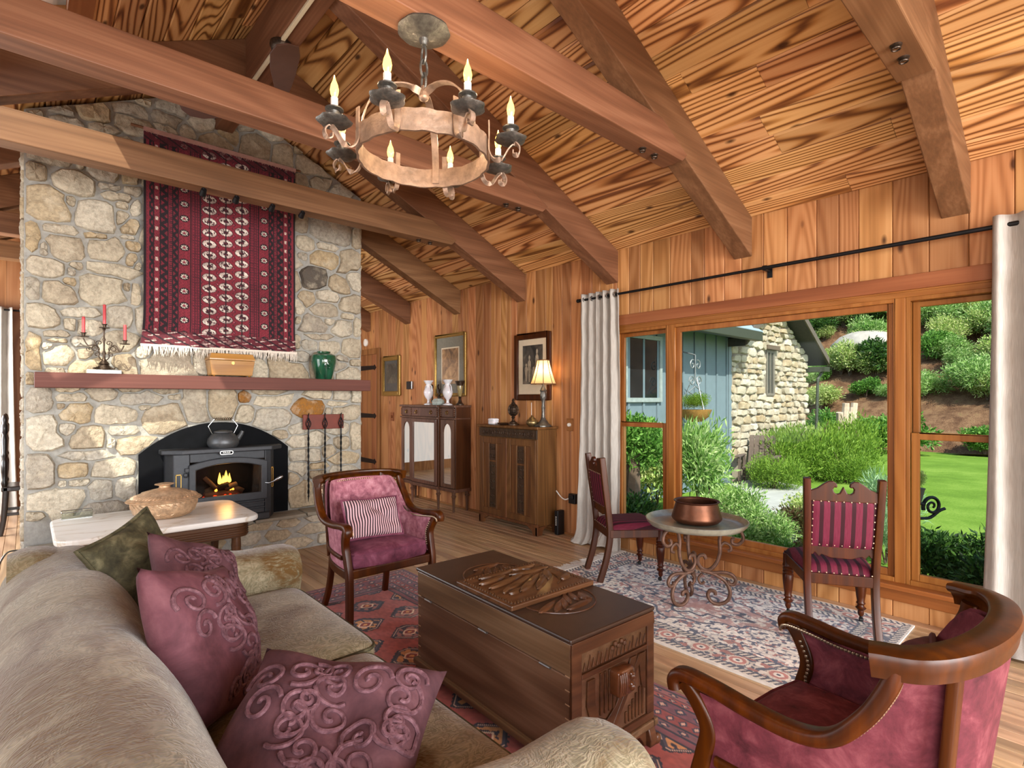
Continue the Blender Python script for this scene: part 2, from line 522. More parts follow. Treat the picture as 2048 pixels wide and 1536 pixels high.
for y in RY:
    for side in (1, -1):
        x1 = XR if side > 0 else XL
        x0 = RX + side * .05
        if y == 5.605:
            x0 = 2.62 if side > 0 else -.02
        dd = .30
        MB().prism([(x0, ceil_z(x0)), (x1, ceil_z(x1)), (x1, ceil_z(x1) - dd), (x0, ceil_z(x0) - dd)], 'y', y, y + .14).build('rafter', M['beam'], ceiling, bevel=.006)
    if y != 5.605:
        tb = MB().prism([(-.60, 2.965), (-.57, 2.935), (3.14, 2.935), (3.2, 2.99), (2.9, 3.135), (-.30, 3.135)], 'y', y - .005, y + .145).build('tie_beam', M['beam'], ceiling, bevel=.006)
        if y > 0 and y < 5:
            for xx in (2.80, 2.93):
                b = MB().lathe([(0, 0), (.024, 0), (.024, -.004), (.016, -.009), (0, -.010)], 12, (xx, y + .07, 2.935))
                b.tube([(xx + .016 * math.cos(a), y + .07 + .016 * math.sin(a), 2.918) for a in np.linspace(0, 2 * PI, 12, endpoint=False)], .004, 6, closed=True)
                b.build('ring_bolt', M['bronze'], tb, smooth=True)
rb = MB().box(RX - .07, RX + .07, YB, 5.3, 3.785, RZ - .02).build('ridge_beam', M['beamY'], ceiling, bevel=.006)
MB().box(RX - .058, RX - .034, YB, 4.6, 3.765, 3.786).build('wire_cover', M['conduit'], rb, bevel=.003)
# skylight: lined opening with casing and white sash
def sl(x, off): return (x, ceil_z(x) + off)
sk = MB()
for (x0, x1) in ((HX1, HX1 + .12), (HX0 - .12, HX0)):
    sk.prism([sl(x0, -.022), sl(x1, -.022), sl(x1, .0), sl(x0, .0)], 'y', HY0 - .1, HY1 + .1)
for (y0, y1) in ((HY0 - .1, HY0), (HY1, HY1 + .1)):
    sk.prism([sl(HX0, -.02), sl(HX1, -.02), sl(HX1, .0), sl(HX0, .0)], 'y', y0, y1)
sk.prism([sl(HX1 - .001, -.02), sl(HX1 + .02, -.02), sl(HX1 + .02, .26), sl(HX1 - .001, .26)], 'y', HY0, HY1)
sk.prism([sl(HX0 - .02, -.02), sl(HX0 + .001, -.02), sl(HX0 + .001, .26), sl(HX0 - .02, .26)], 'y', HY0, HY1)
sky_w = struct('window_4', sk, M['header'])
fr = MB()
for (x0, x1, y0, y1) in ((HX0, HX0 + .06, HY0, HY1), (HX1 - .06, HX1, HY0, HY1), (HX0, HX1, HY0, HY0 + .06), (HX0, HX1, HY1 - .06, HY1), (HX0, HX1, 3.53, 3.58)):
    fr.prism([sl(x0, .12), sl(x1, .12), sl(x1, .19), sl(x0, .19)], 'y', y0, y1)
fr.build('white_sash', M['white'], sky_w)
for (y0, y1) in ((HY0 + .06, 3.53), (3.58, HY1 - .06)):
    MB().prism([sl(HX0 + .06, .15), sl(HX1 - .06, .15), sl(HX1 - .06, .156), sl(HX0 + .06, .156)], 'y', y0, y1).build('pane', M['glass'], sky_w)

# walls
def wallp(parent, x, y0, y1, z0, z1, th=.016, mat=None):
    c = .006
    MB().prism([(x + .02, y0 + .0008), (x + .02, y1 - .0008), (x + c, y1 - .0008), (x, y1 - c), (x, y0 + c), (x + c, y0 + .0008)], 'z', z0, z1).build('plank', mat or M['wallp'], parent)
WY0, WY1 = .27, 3.15
mb = MB()
mb.box(XR + .018, XR + .15, WY1 - .02, YF, -.1, EZ + .1); mb.box(XR + .018, XR + .15, YB, WY0, -.1, EZ + .1)
mb.box(XR + .018, XR + .15, WY0, WY1, 2.05, EZ + .1); mb.box(XR + .018, XR + .15, WY0, WY1 - .02, -.1, .24)
wall_r = struct('wall_right', mb, M['wallp'])
y = YF
while y > WY1 + .02:
    w_ = random.choice([.085, .1, .12, .14, .16])
    y2 = max(y - w_, WY1 - .02)
    if y - y2 > .03:
        wallp(wall_r, XR, y2, y, 0, EZ + .02)
    y = y2
while y > -1.0:
    w_ = random.choice([.12, .14, .17, .19, .2])
    y2 = y - w_
    if y > WY0 - .02:
        wallp(wall_r, XR, y2, y, 2.17, EZ + .02)
        wallp(wall_r, XR, y2, y, 0, .11)
    else:
        wallp(wall_r, XR, y2, y, 0, EZ + .02)
    y = y2
# far gable wall, left wall and back wall (back opening for daylight, left openings added for the fill lamps)
mb = MB()
gab = [(XL, 0), (XR, 0), (XR, EZ + .05), (RX, RZ + .05), (XL, EZ + .05)]
mb.prism(gab, 'y', YF, YF + .12)
wall_f = struct('wall_far', mb, M['wallp'])
x = XL
while x < XR - .05:
    w_ = random.choice([.12, .15, .18]); x2 = min(x + w_, XR)
    if -1.3 < x < .3 or x > 2.4:
        MB().prism([(x + .001, YF - .018), (x2 - .001, YF - .018), (x2 - .001, YF), (x + .001, YF)], 'z', 0, min(ceil_z(x), ceil_z(x2))).build('plank', M['wallp'], wall_f)
    x = x2
mb = MB()
for (y0, y1, z0, z1) in ((YB, -2.6, 0, EZ), (0, 3.2, 0, EZ), (4.8, 6.7, 0, EZ), (8.5, YF, 0, EZ), (-2.6, 0, 0, .6), (-2.6, 0, 2.4, EZ), (3.2, 4.8, 0, .6), (3.2, 4.8, 2.4, EZ), (6.7, 8.5, 0, .6), (6.7, 8.5, 2.4, EZ)):
    mb.box(XL - .12, XL, y0, y1, z0, z1 + (.05 if z1 == EZ else 0))
struct('wall_left', mb, M['wallp'])
mb = MB()
mb.box(XL, -1.0, YB - .12, YB, 0, EZ); mb.box(3.6, XR, YB - .12, YB, 0, EZ); mb.box(-1.0, 3.6, YB - .12, YB, 0, .45)
mb.prism([(XL, EZ), (XR, EZ), (XR, EZ + .02), (RX, RZ + .05), (XL, EZ + .02)], 'y', YB - .12, YB)
struct('wall_back', mb, M['wallp'])
# header, jambs and sill of the big window
hd = MB().box(XR - .025, XR + .02, WY0 - .1, WY1 + .02, 2.09, 2.185)
struct('trim_1', hd, M['header'], bevel=.004)
mb = MB()
mb.box(XR - .012, XR + .06, WY0, WY1, 2.045, 2.088); mb.box(XR - .02, XR + .02, WY0, WY1, 2.078, 2.09)
struct('trim_2', mb, M['frameY'], bevel=.003)
mb = MB()
mb.box(XR - .085, XR + .06, WY0 - .05, WY1 + .0, .192, .222); mb.box(XR - .02, XR + .02, WY0 - .05, WY1, .105, .192)
struct('trim_3', mb, M['frameY'], bevel=.005)
mb = MB().box(XR - .014, XR + .0, 3.15, 7.0, 0, .02)
struct('baseboard_right', mb, M['header'], bevel=.003)
def frame_rect(mb, y0, y1, z0, z1, wl, wr, wb, wt, x0, x1):
    mb.box(x0, x1, y0, y0 + wl, z0, z1); mb.box(x0, x1, y1 - wr, y1, z0, z1)
    mb.box(x0, x1, y0 + wl, y1 - wr, z0, z0 + wb); mb.box(x0, x1, y0 + wl, y1 - wr, z1 - wt, z1)
    return mb
def sash(parent, y0, y1, z0, z1, s, x0, nm='sash'):
    o = frame_rect(MB(), y0, y1, z0, z1, s, s, s, s, x0, x0 + .035).build(nm, M['frame'], parent, bevel=.004)
    MB().box(x0 + .014, x0 + .02, y0 + s, y1 - s, z0 + s, z1 - s).build('pane', M['glass'], o)
    return o
# picture window
w2 = struct('window_2', frame_rect(MB(), .868, 2.575, .222, 2.05, .06, .06, .03, .03, XR - .005, XR + .11), M['frame'], bevel=.004)
sash(w2, .925, 2.518, .25, 2.022, .045, XR + .02)
for n_, (y0, y1) in (('window_1', (2.575, 3.15)), ('window_3', (.27, .868))):
    wn = struct(n_, frame_rect(MB(), y0, y1, .222, 2.05, .022, .022, .03, .03, XR - .004, XR + .11), M['frame'], bevel=.004)
    sash(wn, y0 + .024, y1 - .024, 1.145, 2.022, .036, XR + .062, 'upper_sash')
    sash(wn, y0 + .024, y1 - .024, .25, 1.185, .042, XR + .018, 'lower_sash')
    ye = y1 - .02 if n_ == 'window_3' else y0 + .006
    MB().box(XR + .008, XR + .018, ye, ye + .014, .26, 2.02).build('metal_track', M['steel'], wn)
# door with strap hinges beyond the cabinet
dr = struct('door_1', MB().box(XR - .02, XR + .01, 7.80, 8.75, 0, 2.12), M['door'])
for k in range(6):
    y0 = 7.80 + k * .158
    MB().box(XR - .034, XR - .018, y0 + .002, y0 + .156, .01, 2.115).build('board', M['door'], dr, bevel=.003)
for z in (1.905, 1.13, .40):
    h = MB().prism([(7.87, z - .03), (8.6, z - .045), (8.6, z + .045), (7.87, z + .03), (7.855, z + .045), (7.80, z), (7.855, z - .045)], 'x', XR - .042, XR - .034)
    h.build('strap_hinge', M['black'], dr)
struct('trim_4', MB().box(XR - .03, XR, 7.71, 7.80, 0, 2.21).box(XR - .03, XR, 7.80, 8.85, 2.12, 2.21), M['door'], bevel=.004)

# ------------------------------------------------------------ stones
def stones(seeds, inside, place, parent, mats, name='stone', gap=.006, h=(.018, .05), nang=16, lim=2.4, steps=64, p=3.2):
    C = np.array([(s[0], s[1]) for s in seeds], float); S = np.array([(s[2], s[3]) for s in seeds], float)
    n = len(C)
    ang = np.linspace(0, 2 * PI, nang, endpoint=False)
    for i in range(n):
        if not inside(C[i, 0], C[i, 1]):
            continue
        rm = np.hypot(*S[i]) * 2.0
        aa = ang + RNG.uniform(-.12, .12, nang)
        d = np.stack([np.cos(aa), np.sin(aa)], 1)
        rr = np.linspace(.02, 1, steps) * rm
        Pt = C[i] + d[:, None, :] * rr[None, :, None]
        near = np.abs(C - C[i]).max(1) < rm + S.max(1) * 1.3 + .02
        idx = np.where(near)[0]
        D = (np.abs((Pt[:, :, None, :] - C[idx]) / S[idx]) ** p).sum(-1) ** (1 / p)
        own = D[:, :, np.where(idx == i)[0][0]]
        ok = (own <= D.min(-1) + 1e-9) & (own < lim)
        for a in range(nang):
            for k in range(steps):
                if ok[a, k] and not inside(*Pt[a, k]):
                    ok[a, k] = False
        first = np.where(ok.all(1), steps - 1, np.argmin(ok, 1))
        r = rr[np.maximum(first - 1, 0)] - gap * RNG.uniform(.8, 1.5, nang)
        r = np.maximum(r, .006)
        r = .9 * r + .05 * np.roll(r, 1) + .05 * np.roll(r, -1)
        r = np.minimum(r, rr[np.maximum(first - 1, 0)] - gap * .5)
        r = np.maximum(r, .005)
        hh = RNG.uniform(*h)
        ring = lambda k, y, j=.0: [(d[a, 0] * r[a] * k, y + RNG.uniform(-j, j), d[a, 1] * r[a] * k) for a in range(nang)]
        vs = ring(1.0, .012) + ring(.985, -hh * .55, .004) + ring(.88, -hh * .95, .007) + ring(.5, -hh * 1.0, .010) + [(0, -hh * RNG.uniform(.95, 1.2), 0)]
        fs = []
        for q in range(3):
            fs += [(q * nang + a, q * nang + (a + 1) % nang, (q + 1) * nang + (a + 1) % nang, (q + 1) * nang + a) for a in range(nang)]
        fs += [(3 * nang + a, 3 * nang + (a + 1) % nang, 4 * nang) for a in range(nang)]
        me = MB().add(vs, fs).mesh(name, mats[seeds[i][4]] if len(seeds[i]) > 4 else mats[''], smooth=50)
        o = bpy.data.objects.new(name, me); COL.objects.link(o); o.parent = parent
        loc, rot = place(C[i, 0], C[i, 1])
        o.location = loc; o.rotation_euler = rot

SEEDS = '4,349,5,4 19,358,8,5 38,364,12,9 22,351,10,4 61,374,15,7 70,384,6,5 63,363,14,7 44,352,9,4 92,388,13,9 87,374,13,7 114,394,9,7 85,367,9,3 113,380,12,7 100,371,6,5 147,392,10,9 133,377,10,8 170,394,11,11 157,376,13,11 126,370,10,7 182,372,10,12 196,382,5,4 210,371,19,9 198,353,7,6 220,356,13,5 235,354,9,5 199,314,7,11 229,311,21,15 256,309,5,12 203,293,10,7 225,294,12,4 199,280,6,4 224,282,15,7 249,283,11,12 212,324,6,5 251,331,8,8 4,307,7,7 26,304,13,10 44,320,11,9 30,320,3,4 12,321,14,6 60,320,5,7 48,307,8,3 53,301,11,4 63,308,6,4 11,286,14,14 24,291,4,5 39,282,12,14 56,295,4,4 66,296,4,6 56,285,4,7 61,278,6,6 2,259,5,12 19,268,11,4 9,251,3,6 40,267,9,3 60,270,5,2 22,254,11,10 46,258,12,10 64,264,6,4 62,251,4,6 9,238,12,8 28,242,5,4 25,237,3,4 49,242,19,6 66,247,3,4 2,337,6,5 19,337,9,5 35,338,7,5 54,345,8,4 138,402,8,5 100,401,10,4 157,406,7,6 210,258,12,10,d 239,255,11,8 253,265,7,10 205,239,9,8 225,244,14,6 249,237,11,10 222,229,14,8 196,229,6,9 210,214,15,10 196,217,4,5 227,218,7,4 241,212,11,9 257,215,4,12 218,202,18,4 247,226,8,4 194,195,4,7 207,194,9,6 227,194,11,7 251,194,10,11 196,181,12,6 185,168,21,9 241,181,6,4 255,178,6,4 239,175,7,5 251,166,10,7 216,174,10,12 162,167,7,8 2,222,5,9 18,220,10,9 24,229,5,4 43,228,16,12 66,225,4,9 59,230,3,4 8,201,10,9 30,206,14,4 24,197,4,5 35,197,7,6 55,207,8,7 2,176,5,14 16,189,7,3 17,184,6,2 11,179,4,3 30,183,6,4 18,173,9,8 32,175,4,6 33,165,10,6 55,184,9,7 59,169,7,8 87,170,19,8 70,177,6,5 1,156,4,4 111,171,6,7 16,161,5,3 49,160,6,4 136,168,11,7 5,137,8,8 25,141,9,3 46,143,9,4 22,147,5,2 70,140,18,5 61,147,7,2 87,146,8,3 92,142,6,3 27,128,11,8 19,134,3,3 52,127,15,7 22,118,7,6 72,133,5,3 85,124,16,12 108,134,10,14 129,136,13,11 147,141,6,5,a 148,127,8,8 166,147,12,3 173,137,19,5 172,122,16,10 205,132,17,7,a 218,144,12,4 241,143,10,5 255,143,5,6 235,135,11,3 226,128,4,4 243,125,15,8 9,115,11,14 35,111,11,9 57,115,11,4 49,105,3,4 68,102,16,7 194,110,9,5 205,99,21,6 180,106,8,5 237,111,11,7 255,102,6,15 241,95,10,6 6,87,9,13 33,96,18,4 26,86,9,7 52,85,15,8 29,76,8,3 20,76,3,3 43,69,8,9 59,69,8,9 16,64,18,8 203,85,14,6 227,88,7,6 243,78,13,7 196,72,8,7 216,73,11,3 216,65,11,4 241,67,15,6 201,47,12,11 192,64,5,8 220,50,11,8 247,47,15,9 251,58,8,5 44,56,12,4 3,55,6,3 82,208,15,10 115,209,15,10 151,205,15,10 175,211,15,10 82,228,15,10 123,230,15,10 153,230,15,10 183,227,15,10 87,255,15,10 117,254,15,10 151,249,15,10 184,253,15,10 83,270,15,10 121,274,15,10 152,277,15,10 184,277,15,10 84,298,15,10 116,299,15,10 154,293,15,10 177,294,15,10 91,317,15,10 119,316,15,10 149,317,15,10 179,319,15,10 86,343,15,10 119,343,15,10 153,344,15,10 183,337,15,10'
FX0, FX1, FYF = -.02, 2.62, 5.30
fire = thing('stone_fireplace', 'tall tan fieldstone chimney breast with grey mortar and raised stone hearth', 'fireplace', (0, 0, 0))
core = MB().prism([(FX0, 0), (FX1, 0), (FX1, ceil_z(FX1) - .02), (RX, RZ - .03), (FX0, ceil_z(FX0) - .02)], 'y', FYF, FYF + .9).build('chimney_core', M['mortar'], fire)
def arch_in(x, z):
    if not (.665 < x < 1.855):
        return False
    u = (x - 1.26) / .595
    return z < .945 + .25 * (1 - abs(u) ** 2.1)
def wall_in(x, z):
    return FX0 + .002 < x < FX1 - .002 and .33 < z < ceil_z(x) - .03 and not arch_in(x, z)
sd = []
for tok in SEEDS.split():
    a = tok.split(',')
    sd.append((int(a[0]) / 100, int(a[1]) / 100, int(a[2]) / 100, int(a[3]) / 100, a[4] if len(a) > 4 else ''))
SM = {'': M['stone'], 'a': M['amber'], 'd': M['darkstone']}
stones(sd, wall_in, lambda u, v: ((u, FYF, v), (0, 0, 0)), fire, SM)
# narrow return faces of the breast
for side, x in ((-1, FX0), (1, FX1)):
    ss = []
    z = .1
    while z < ceil_z(x) - .12:
        hh = random.uniform(.08, .17); y = FYF + .02
        while y < FYF + .88:
            ww = random.uniform(.1, .24); ss.append((y + ww / 2, z + hh / 2, ww / 2, hh / 2, '')); y += ww
        z += hh
    stones(ss, lambda u, v, x=x: FYF < u < FYF + .9 and 0 < v < ceil_z(x) - .04, lambda u, v, x=x, side=side: ((x, u, v), (0, 0, R(90) * side)), fire, SM, h=(.01, .02), nang=10)
# hearth
HZ, HYF = .33, 5.06
hearth = MB().box(FX0, 2.52, HYF, FYF, 0, HZ - .02).build('hearth', M['mortar'], fire)
hs = []
random.seed(11)
for z, hh in ((.055, .055), (.165, .055), (.265, .045)):
    x = FX0 - random.uniform(0, .1)
    while x < 2.52:
        ww = random.uniform(.14, .42); hs.append((x + ww / 2, z + random.uniform(-.012, .012), ww / 2, hh, '')); x += ww
stones(hs, lambda u, v: FX0 < u < 2.52 and 0.005 < v < HZ - .025, lambda u, v: ((u, HYF, v), (0, 0, 0)), hearth, SM, h=(.01, .03), nang=12)
x = FX0
while x < 2.5:
    ww = min(random.uniform(.3, .55), 2.52 - x)
    MB().prism([(x + .006, HYF - .03), (x + ww - .008, HYF - .025 + random.uniform(-.01, .01)), (x + ww - .006, FYF - .02), (x + .008, FYF - .02)], 'z', HZ - .03, HZ + random.uniform(-.004, .004)).build('hearth_slab', M['slate'], hearth, bevel=.008)
    x += ww
mant = MB().box(.035, 2.605, 5.05, FYF + .02, 1.482, 1.592).build('mantel_shelf', M['mantel'], fire, bevel=.005)
# black surround of the wood stove
pts = [(.668, .335)] + [(x_, .945 + .25 * (1 - abs((x_ - 1.26) / .595) ** 2.1)) for x_ in np.linspace(.668, 1.852, 25)] + [(1.852, .335)]
stove = thing('wood_stove', 'grey cast iron wood stove insert with arched glass door and black surround', 'stove', (1.26, 5.1, HZ))
o_ = (-1.26, -5.1, -HZ)
def stv(mb, name, mat, parent=stove, **k):
    mb.v = [(a + o_[0], b + o_[1], c + o_[2]) for a, b, c in mb.v]
    return mb.build(name, mat, parent, **k)
stv(MB().prism(pts, 'y', 5.262, 5.272), 'surround_panel', M['stovep'])
# ------------------------------------------------------------ wood stove parts
def ring_prism(outer, inner, y0, y1):
    n = len(outer)
    vs = [(p[0], y, p[1]) for y in (y0, y1) for p in list(outer) + list(inner)]
    fs = []
    for i in range(n):
        j = (i + 1) % n
        a, b, c, d = i, j, n + j, n + i
        fs += [(a, b, c, d), (2 * n + d, 2 * n + c, 2 * n + b, 2 * n + a), (a, 2 * n + a, 2 * n + b, b), (d, c, 2 * n + c, 2 * n + d)]
    return MB().add(vs, fs)
def arch_outline(x0, x1, z0, z1, apex, n=14):
    cx = (x0 + x1) / 2
    top = [(x, z1 + (apex - z1) * (1 - ((x - cx) / ((x1 - x0) / 2)) ** 2)) for x in np.linspace(x1, x0, n)]
    return [(x0, z0), (cx, z0), (x1, z0)] + top
b = MB()
b.prism([(.84, 5.2), (.88, 5.09), (.995, 5.075), (.995, 5.26), (.84, 5.26)], 'z', HZ + .005, .945)
b.prism([(1.585, 5.075), (1.64, 5.09), (1.70, 5.2), (1.70, 5.26), (1.585, 5.26)], 'z', HZ + .005, .945)
b.box(.995, 1.585, 5.08, 5.26, .87, .945); b.box(.995, 1.585, 5.085, 5.26, HZ + .005, .53)
stv(b, 'body', M['stove'], bevel=.006)
stv(MB().prism([(.80, 5.24), (.80, 5.12), (.93, 5.02), (1.63, 5.02), (1.745, 5.12), (1.76, 5.24)], 'z', .945, .983), 'top_shelf', M['stove'], bevel=.008)
stv(MB().prism([(.87, 5.2), (.90, 5.03), (1.61, 5.03), (1.68, 5.2)], 'z', HZ + .003, HZ + .06), 'plinth', M['stove'], bevel=.006)
stv(MB().box(1.0, 1.58, 5.06, 5.085, .475, .49).box(1.0, 1.58, 5.06, 5.085, .43, .445), 'ash_lip', M['stove'], bevel=.004)
dro = stv(ring_prism(arch_outline(.982, 1.597, .51, .852, .9), arch_outline(1.034, 1.545, .578, .806, .85), 5.04, 5.076), 'door', M['stove'], bevel=.008)
gl = arch_outline(1.03, 1.55, .574, .806, .853)
stv(MB().prism(gl, 'y', 5.064, 5.068), 'door_glass', M['glassd'], dro)
stv(MB().box(.955, .985, 5.045, 5.08, .80, .83).ball((.962, 5.05, .775), (.018, .018, .022)), 'door_hinge', M['stove'], dro, bevel=.004)
hp = [(1.578, 5.045, .655), (1.60, 5.015, .652), (1.63, 5.0, .664), (1.66, 4.99, .682), (1.69, 4.98, .70), (1.705, 4.975, .708)]
stv(MB().tube(hp, [.006, .006, .006, .014, .018, .008], 10), 'door_handle', M['steel'], dro, smooth=True)
for x0, x1, y in ((.895, .935, 5.084), (1.648, 1.668, 5.115)):
    fr_ = MB()
    for q in ((x0, x1, .775, .782), (x0, x1, .60, .607), (x0, x0 + .005, .6, .78), (x1 - .005, x1, .6, .78)):
        fr_.box(q[0], q[1], y - .006, y + .004, q[2], q[3])
    stv(fr_, 'brass_vent_frame', M['brass'])
bd = stv(ring_prism([(1.205 + p[0] + .05, .945 + p[1]) for p in rrect(.105, .034, .45)], [(1.205 + p[0] + .05, .945 + p[1]) for p in rrect(.09, .02, .45)], 5.008, 5.02), 'badge', M['steel'])
stv(MB().prism([(1.255 + p[0], .945 + p[1]) for p in rrect(.1, .03, .45)], 'y', 5.012, 5.02), 'badge_plate', M['stovep'], bd)
lt = MB()
for k in range(7):
    lt.box(1.226 + k * .0085, 1.2315 + k * .0085, 5.009, 5.0125, .941, .951 - (k % 2) * .003)
stv(lt, 'badge_lettering', M['steel'], bd)
fb = stv(MB().box(.995, 1.585, 5.252, 5.258, .5, .9).box(1.0, 1.58, 5.09, 5.25, .53, .545), 'firebox_lining', M['stovep'])
logm = wood('charred_log', '#120c08', '#2c1d13', '#5a4432', axis=0, rings=20, scale=4, rough=.9)
for k, (p, q, r) in enumerate((((1.12, 5.17, .575), (1.4, 5.2, .57), .028), ((1.14, 5.2, .60), (1.3, 5.13, .66), .026), ((1.42, 5.14, .585), (1.25, 5.21, .68), .024), ((1.2, 5.13, .63), (1.13, 5.2, .72), .02), ((1.28, 5.14, .62), (1.37, 5.16, .65), .024))):
    stv(MB().tube([p, ((p[0] + q[0]) / 2, (p[1] + q[1]) / 2, (p[2] + q[2]) / 2 + .004), q], r, 9), 'log', logm, smooth=True)
fl = NT('flame', color='#000000', rough=1)
fz = fl.sep(fl.obj())[2]
fl.set(emit=fl.ramp(fl.m('MULTIPLY_ADD', fz, 2.6, -.55), [(0.0, '#ff6a12'), (.35, '#ffc04a'), (1.0, '#ff9a2e')]), estr=5.0)
for (x, z, r, hh) in ((1.235, .66, .018, .105), (1.285, .66, .022, .12), (1.262, .66, .014, .08), (1.312, .67, .014, .085), (1.205, .6, .012, .05), (1.34, .6, .010, .035), (1.295, .6, .008, .03), (1.32, .6, .008, .03)):
    prof = [(0, 0), (r * .75, hh * .08), (r, hh * .22), (r * .8, hh * .45), (r * .42, hh * .72), (r * .12, hh * .93), (0, hh)]
    stv(MB().lathe(prof, 8, (x, 5.15, z), lambda a, i: 1 + .15 * math.sin(3 * a + i)), 'flame', fl.mat, smooth=True)
em = MB()
for k in range(40):
    em.ball((1.26 + random.gauss(0, .08), 5.16 + random.uniform(-.04, .04), .55 + random.uniform(0, .012)), random.uniform(.006, .014), 6, 4)
stv(em, 'embers', emit('ember_glow', '#ff3a10', 1.6))
pl = bpy.data.lights.new('fire_glow', 'POINT'); pl.energy = 2.2; pl.color = (1, .55, .2); pl.shadow_soft_size = .05
po = bpy.data.objects.new('fire_glow', pl); COL.objects.link(po); po.parent = stove; po.location = (0.02, 5.13 - 5.1, .72 - HZ)

# kettle
kt = thing('kettle', 'grey cast iron kettle with spout and wire handle on the stove shelf', 'kettle', (1.255, 5.12, .983))
MB().lathe([(.0, 0), (.102, 0), (.112, .01), (.122, .03), (.124, .045), (.118, .075), (.095, .11), (.06, .13), (.05, .135), (0, .135)], 24).build('body', M['kettle'], kt, smooth=True)
MB().lathe([(.075, .128), (.07, .14), (.03, .148), (0, .15)], 20).build('lid', M['kettle'], kt, smooth=True)
MB().tube([(.09, 0, .05), (.12, 0, .075), (.145, 0, .11), (.155, 0, .135)], [.03, .024, .018, .015], 10).build('spout', M['kettle'], kt, smooth=True)
for s in (-1, 1):
    MB().tube([(s * .085, 0, .12), (s * .1, 0, .15), (s * .115, 0, .185), (s * .07, 0, .245)], .0035, 6).build('handle_wire', M['steel'], kt, smooth=True)
cp = [(-.07 + .14 * i / 60, .008 * math.cos(i * .9), .247 + .008 * math.sin(i * .9)) for i in range(61)]
MB().tube(cp, .003, 5).build('handle_grip', M['bronze'], kt, smooth=True)

# fire tools on a red board
rk = thing('tool_rack', 'red wooden board with hooks fixed to the fireplace stones', 'rack', (2.19, 5.235, 1.175))
MB().box(-.205, .205, -.012, .012, -.072, .072).build('board', M['redrack'], rk, bevel=.003)
for x in (-.165, 0, .165):
    MB().tube([(x, -.012, .02), (x, -.03, .015), (x, -.034, .03)], .004, 6).build('hook', M['black'], rk, smooth=True)
for k, (x, lb) in enumerate(((2.025, 'black twisted iron fire poker hanging nearest the wood stove'), (2.19, 'black twisted iron fire tool hanging in the middle of the red board'), (2.355, 'black twisted iron fire tool hanging nearest the plank door'))):
    t = thing('fire_tool', lb, 'fire tool', (x, 5.2, .40), group='hanging fire tools')
    sh = MB()
    nn = 60
    for q in range(2):
        sh.tube([(.005 * math.cos(i * .55 + q * PI), .005 * math.sin(i * .55 + q * PI), .05 + .6 * i / nn) for i in range(nn + 1)], .0055, 5)
    sh.build('shaft', M['black'], t, smooth=True)
    hd_ = MB()
    for q in range(4):
        a0 = q * PI / 2
        hd_.tube([(.022 * math.sin(PI * i / 10) * math.cos(a0 + i * .25), .022 * math.sin(PI * i / 10) * math.sin(a0 + i * .25), .70 + .12 * i / 10) for i in range(11)], .004, 5)
    hd_.tube([(0, 0, .64), (0, 0, .70)], .008, 6).tube([(0, 0, .82), (0, 0, .845), (0, -.01, .86)], .005, 6)
    hd_.build('basket_handle', M['black'], t, smooth=True)
    tip = MB()
    if k == 0:
        tip.tube([(0, 0, .06), (0, 0, 0)], [.007, .002], 6)
    elif k == 1:
        tip.box(-.05, .05, -.004, .004, -.03, .06)
    else:
        tip.lathe([(.035, -.03), (.045, .03), (.01, .06)], 10)
    tip.build('tip', M['black'], t)

# mantel pieces
cd = thing('candelabrum', 'dark scrolled iron three-arm candelabrum on white marble slab on the mantel', 'candelabra', (.435, 5.15, 1.592))
MB().box(-.105, .105, -.05, .05, 0, .03).build('marble_slab', M['whitem'], cd, bevel=.003)
MB().lathe([(.055, .03), (.05, .036), (.036, .06), (.028, .07), (.036, .076), (.03, .085), (.018, .10), (.01, .115), (.008, .14), (.012, .16), (.006, .18), (.006, .25), (.01, .262), (.005, .28), (.005, .33), (.012, .345)], 12).build('stem', M['bronze'], cd, smooth=True)
ft = MB()
for s in (-1, 1):
    for q in (-1, 1):
        ft.tube([(s * .03, q * .02, .055), (s * .05, q * .03, .042), (s * .062, q * .036, .04), (s * .062, q * .036, .048)], .006, 6)
ft.build('claw_feet', M['bronze'], cd, smooth=True)
for s in (-1, 1):
    am = MB()
    zc = .265 if s < 0 else .225
    main = smooth_path([(s * .006, 0, .10), (s * .03, 0, .125), (s * .03, 0, .17), (s * .05, 0, .215), (s * .075, 0, .215), (s * .10, 0, zc - .05), (s * .125, 0, zc)], 5)
    am.tube(main, .0042, 6)
    for (cx, cz, r, a0, dr_) in ((.055, .19, .028, 200, -1), (.085, .185, .022, 20, -1), (.03, .235, .022, -60, 1), (.045, .15, .018, 90, 1)):
        am.tube([(s * p[0], 0, p[1]) for p in spiral(cx, cz, r, 1.3, R(a0), dr_, 18)], .003, 5)
    am.build('scroll_arm', M['bronze'], cd, smooth=True)
for x, zc, cl in ((-.123, .27, .12), (0.003, .345, .15), (.131, .23, .122)):
    cu = MB().lathe([(.004, 0), (.034, .006), (.035, .01), (.010, .012), (.012, .03), (.019, .034), (.019, .037), (0, .037)], 14, (x, 0, zc)).build('candle_cup', M['bronze'], cd, smooth=True)
    MB().lathe([(.0105, .03), (.0105, .03 + cl), (.008, .036 + cl), (0, .037 + cl)], 12, (x, 0, zc)).build('candle', M['redwax'], cu, smooth=True)

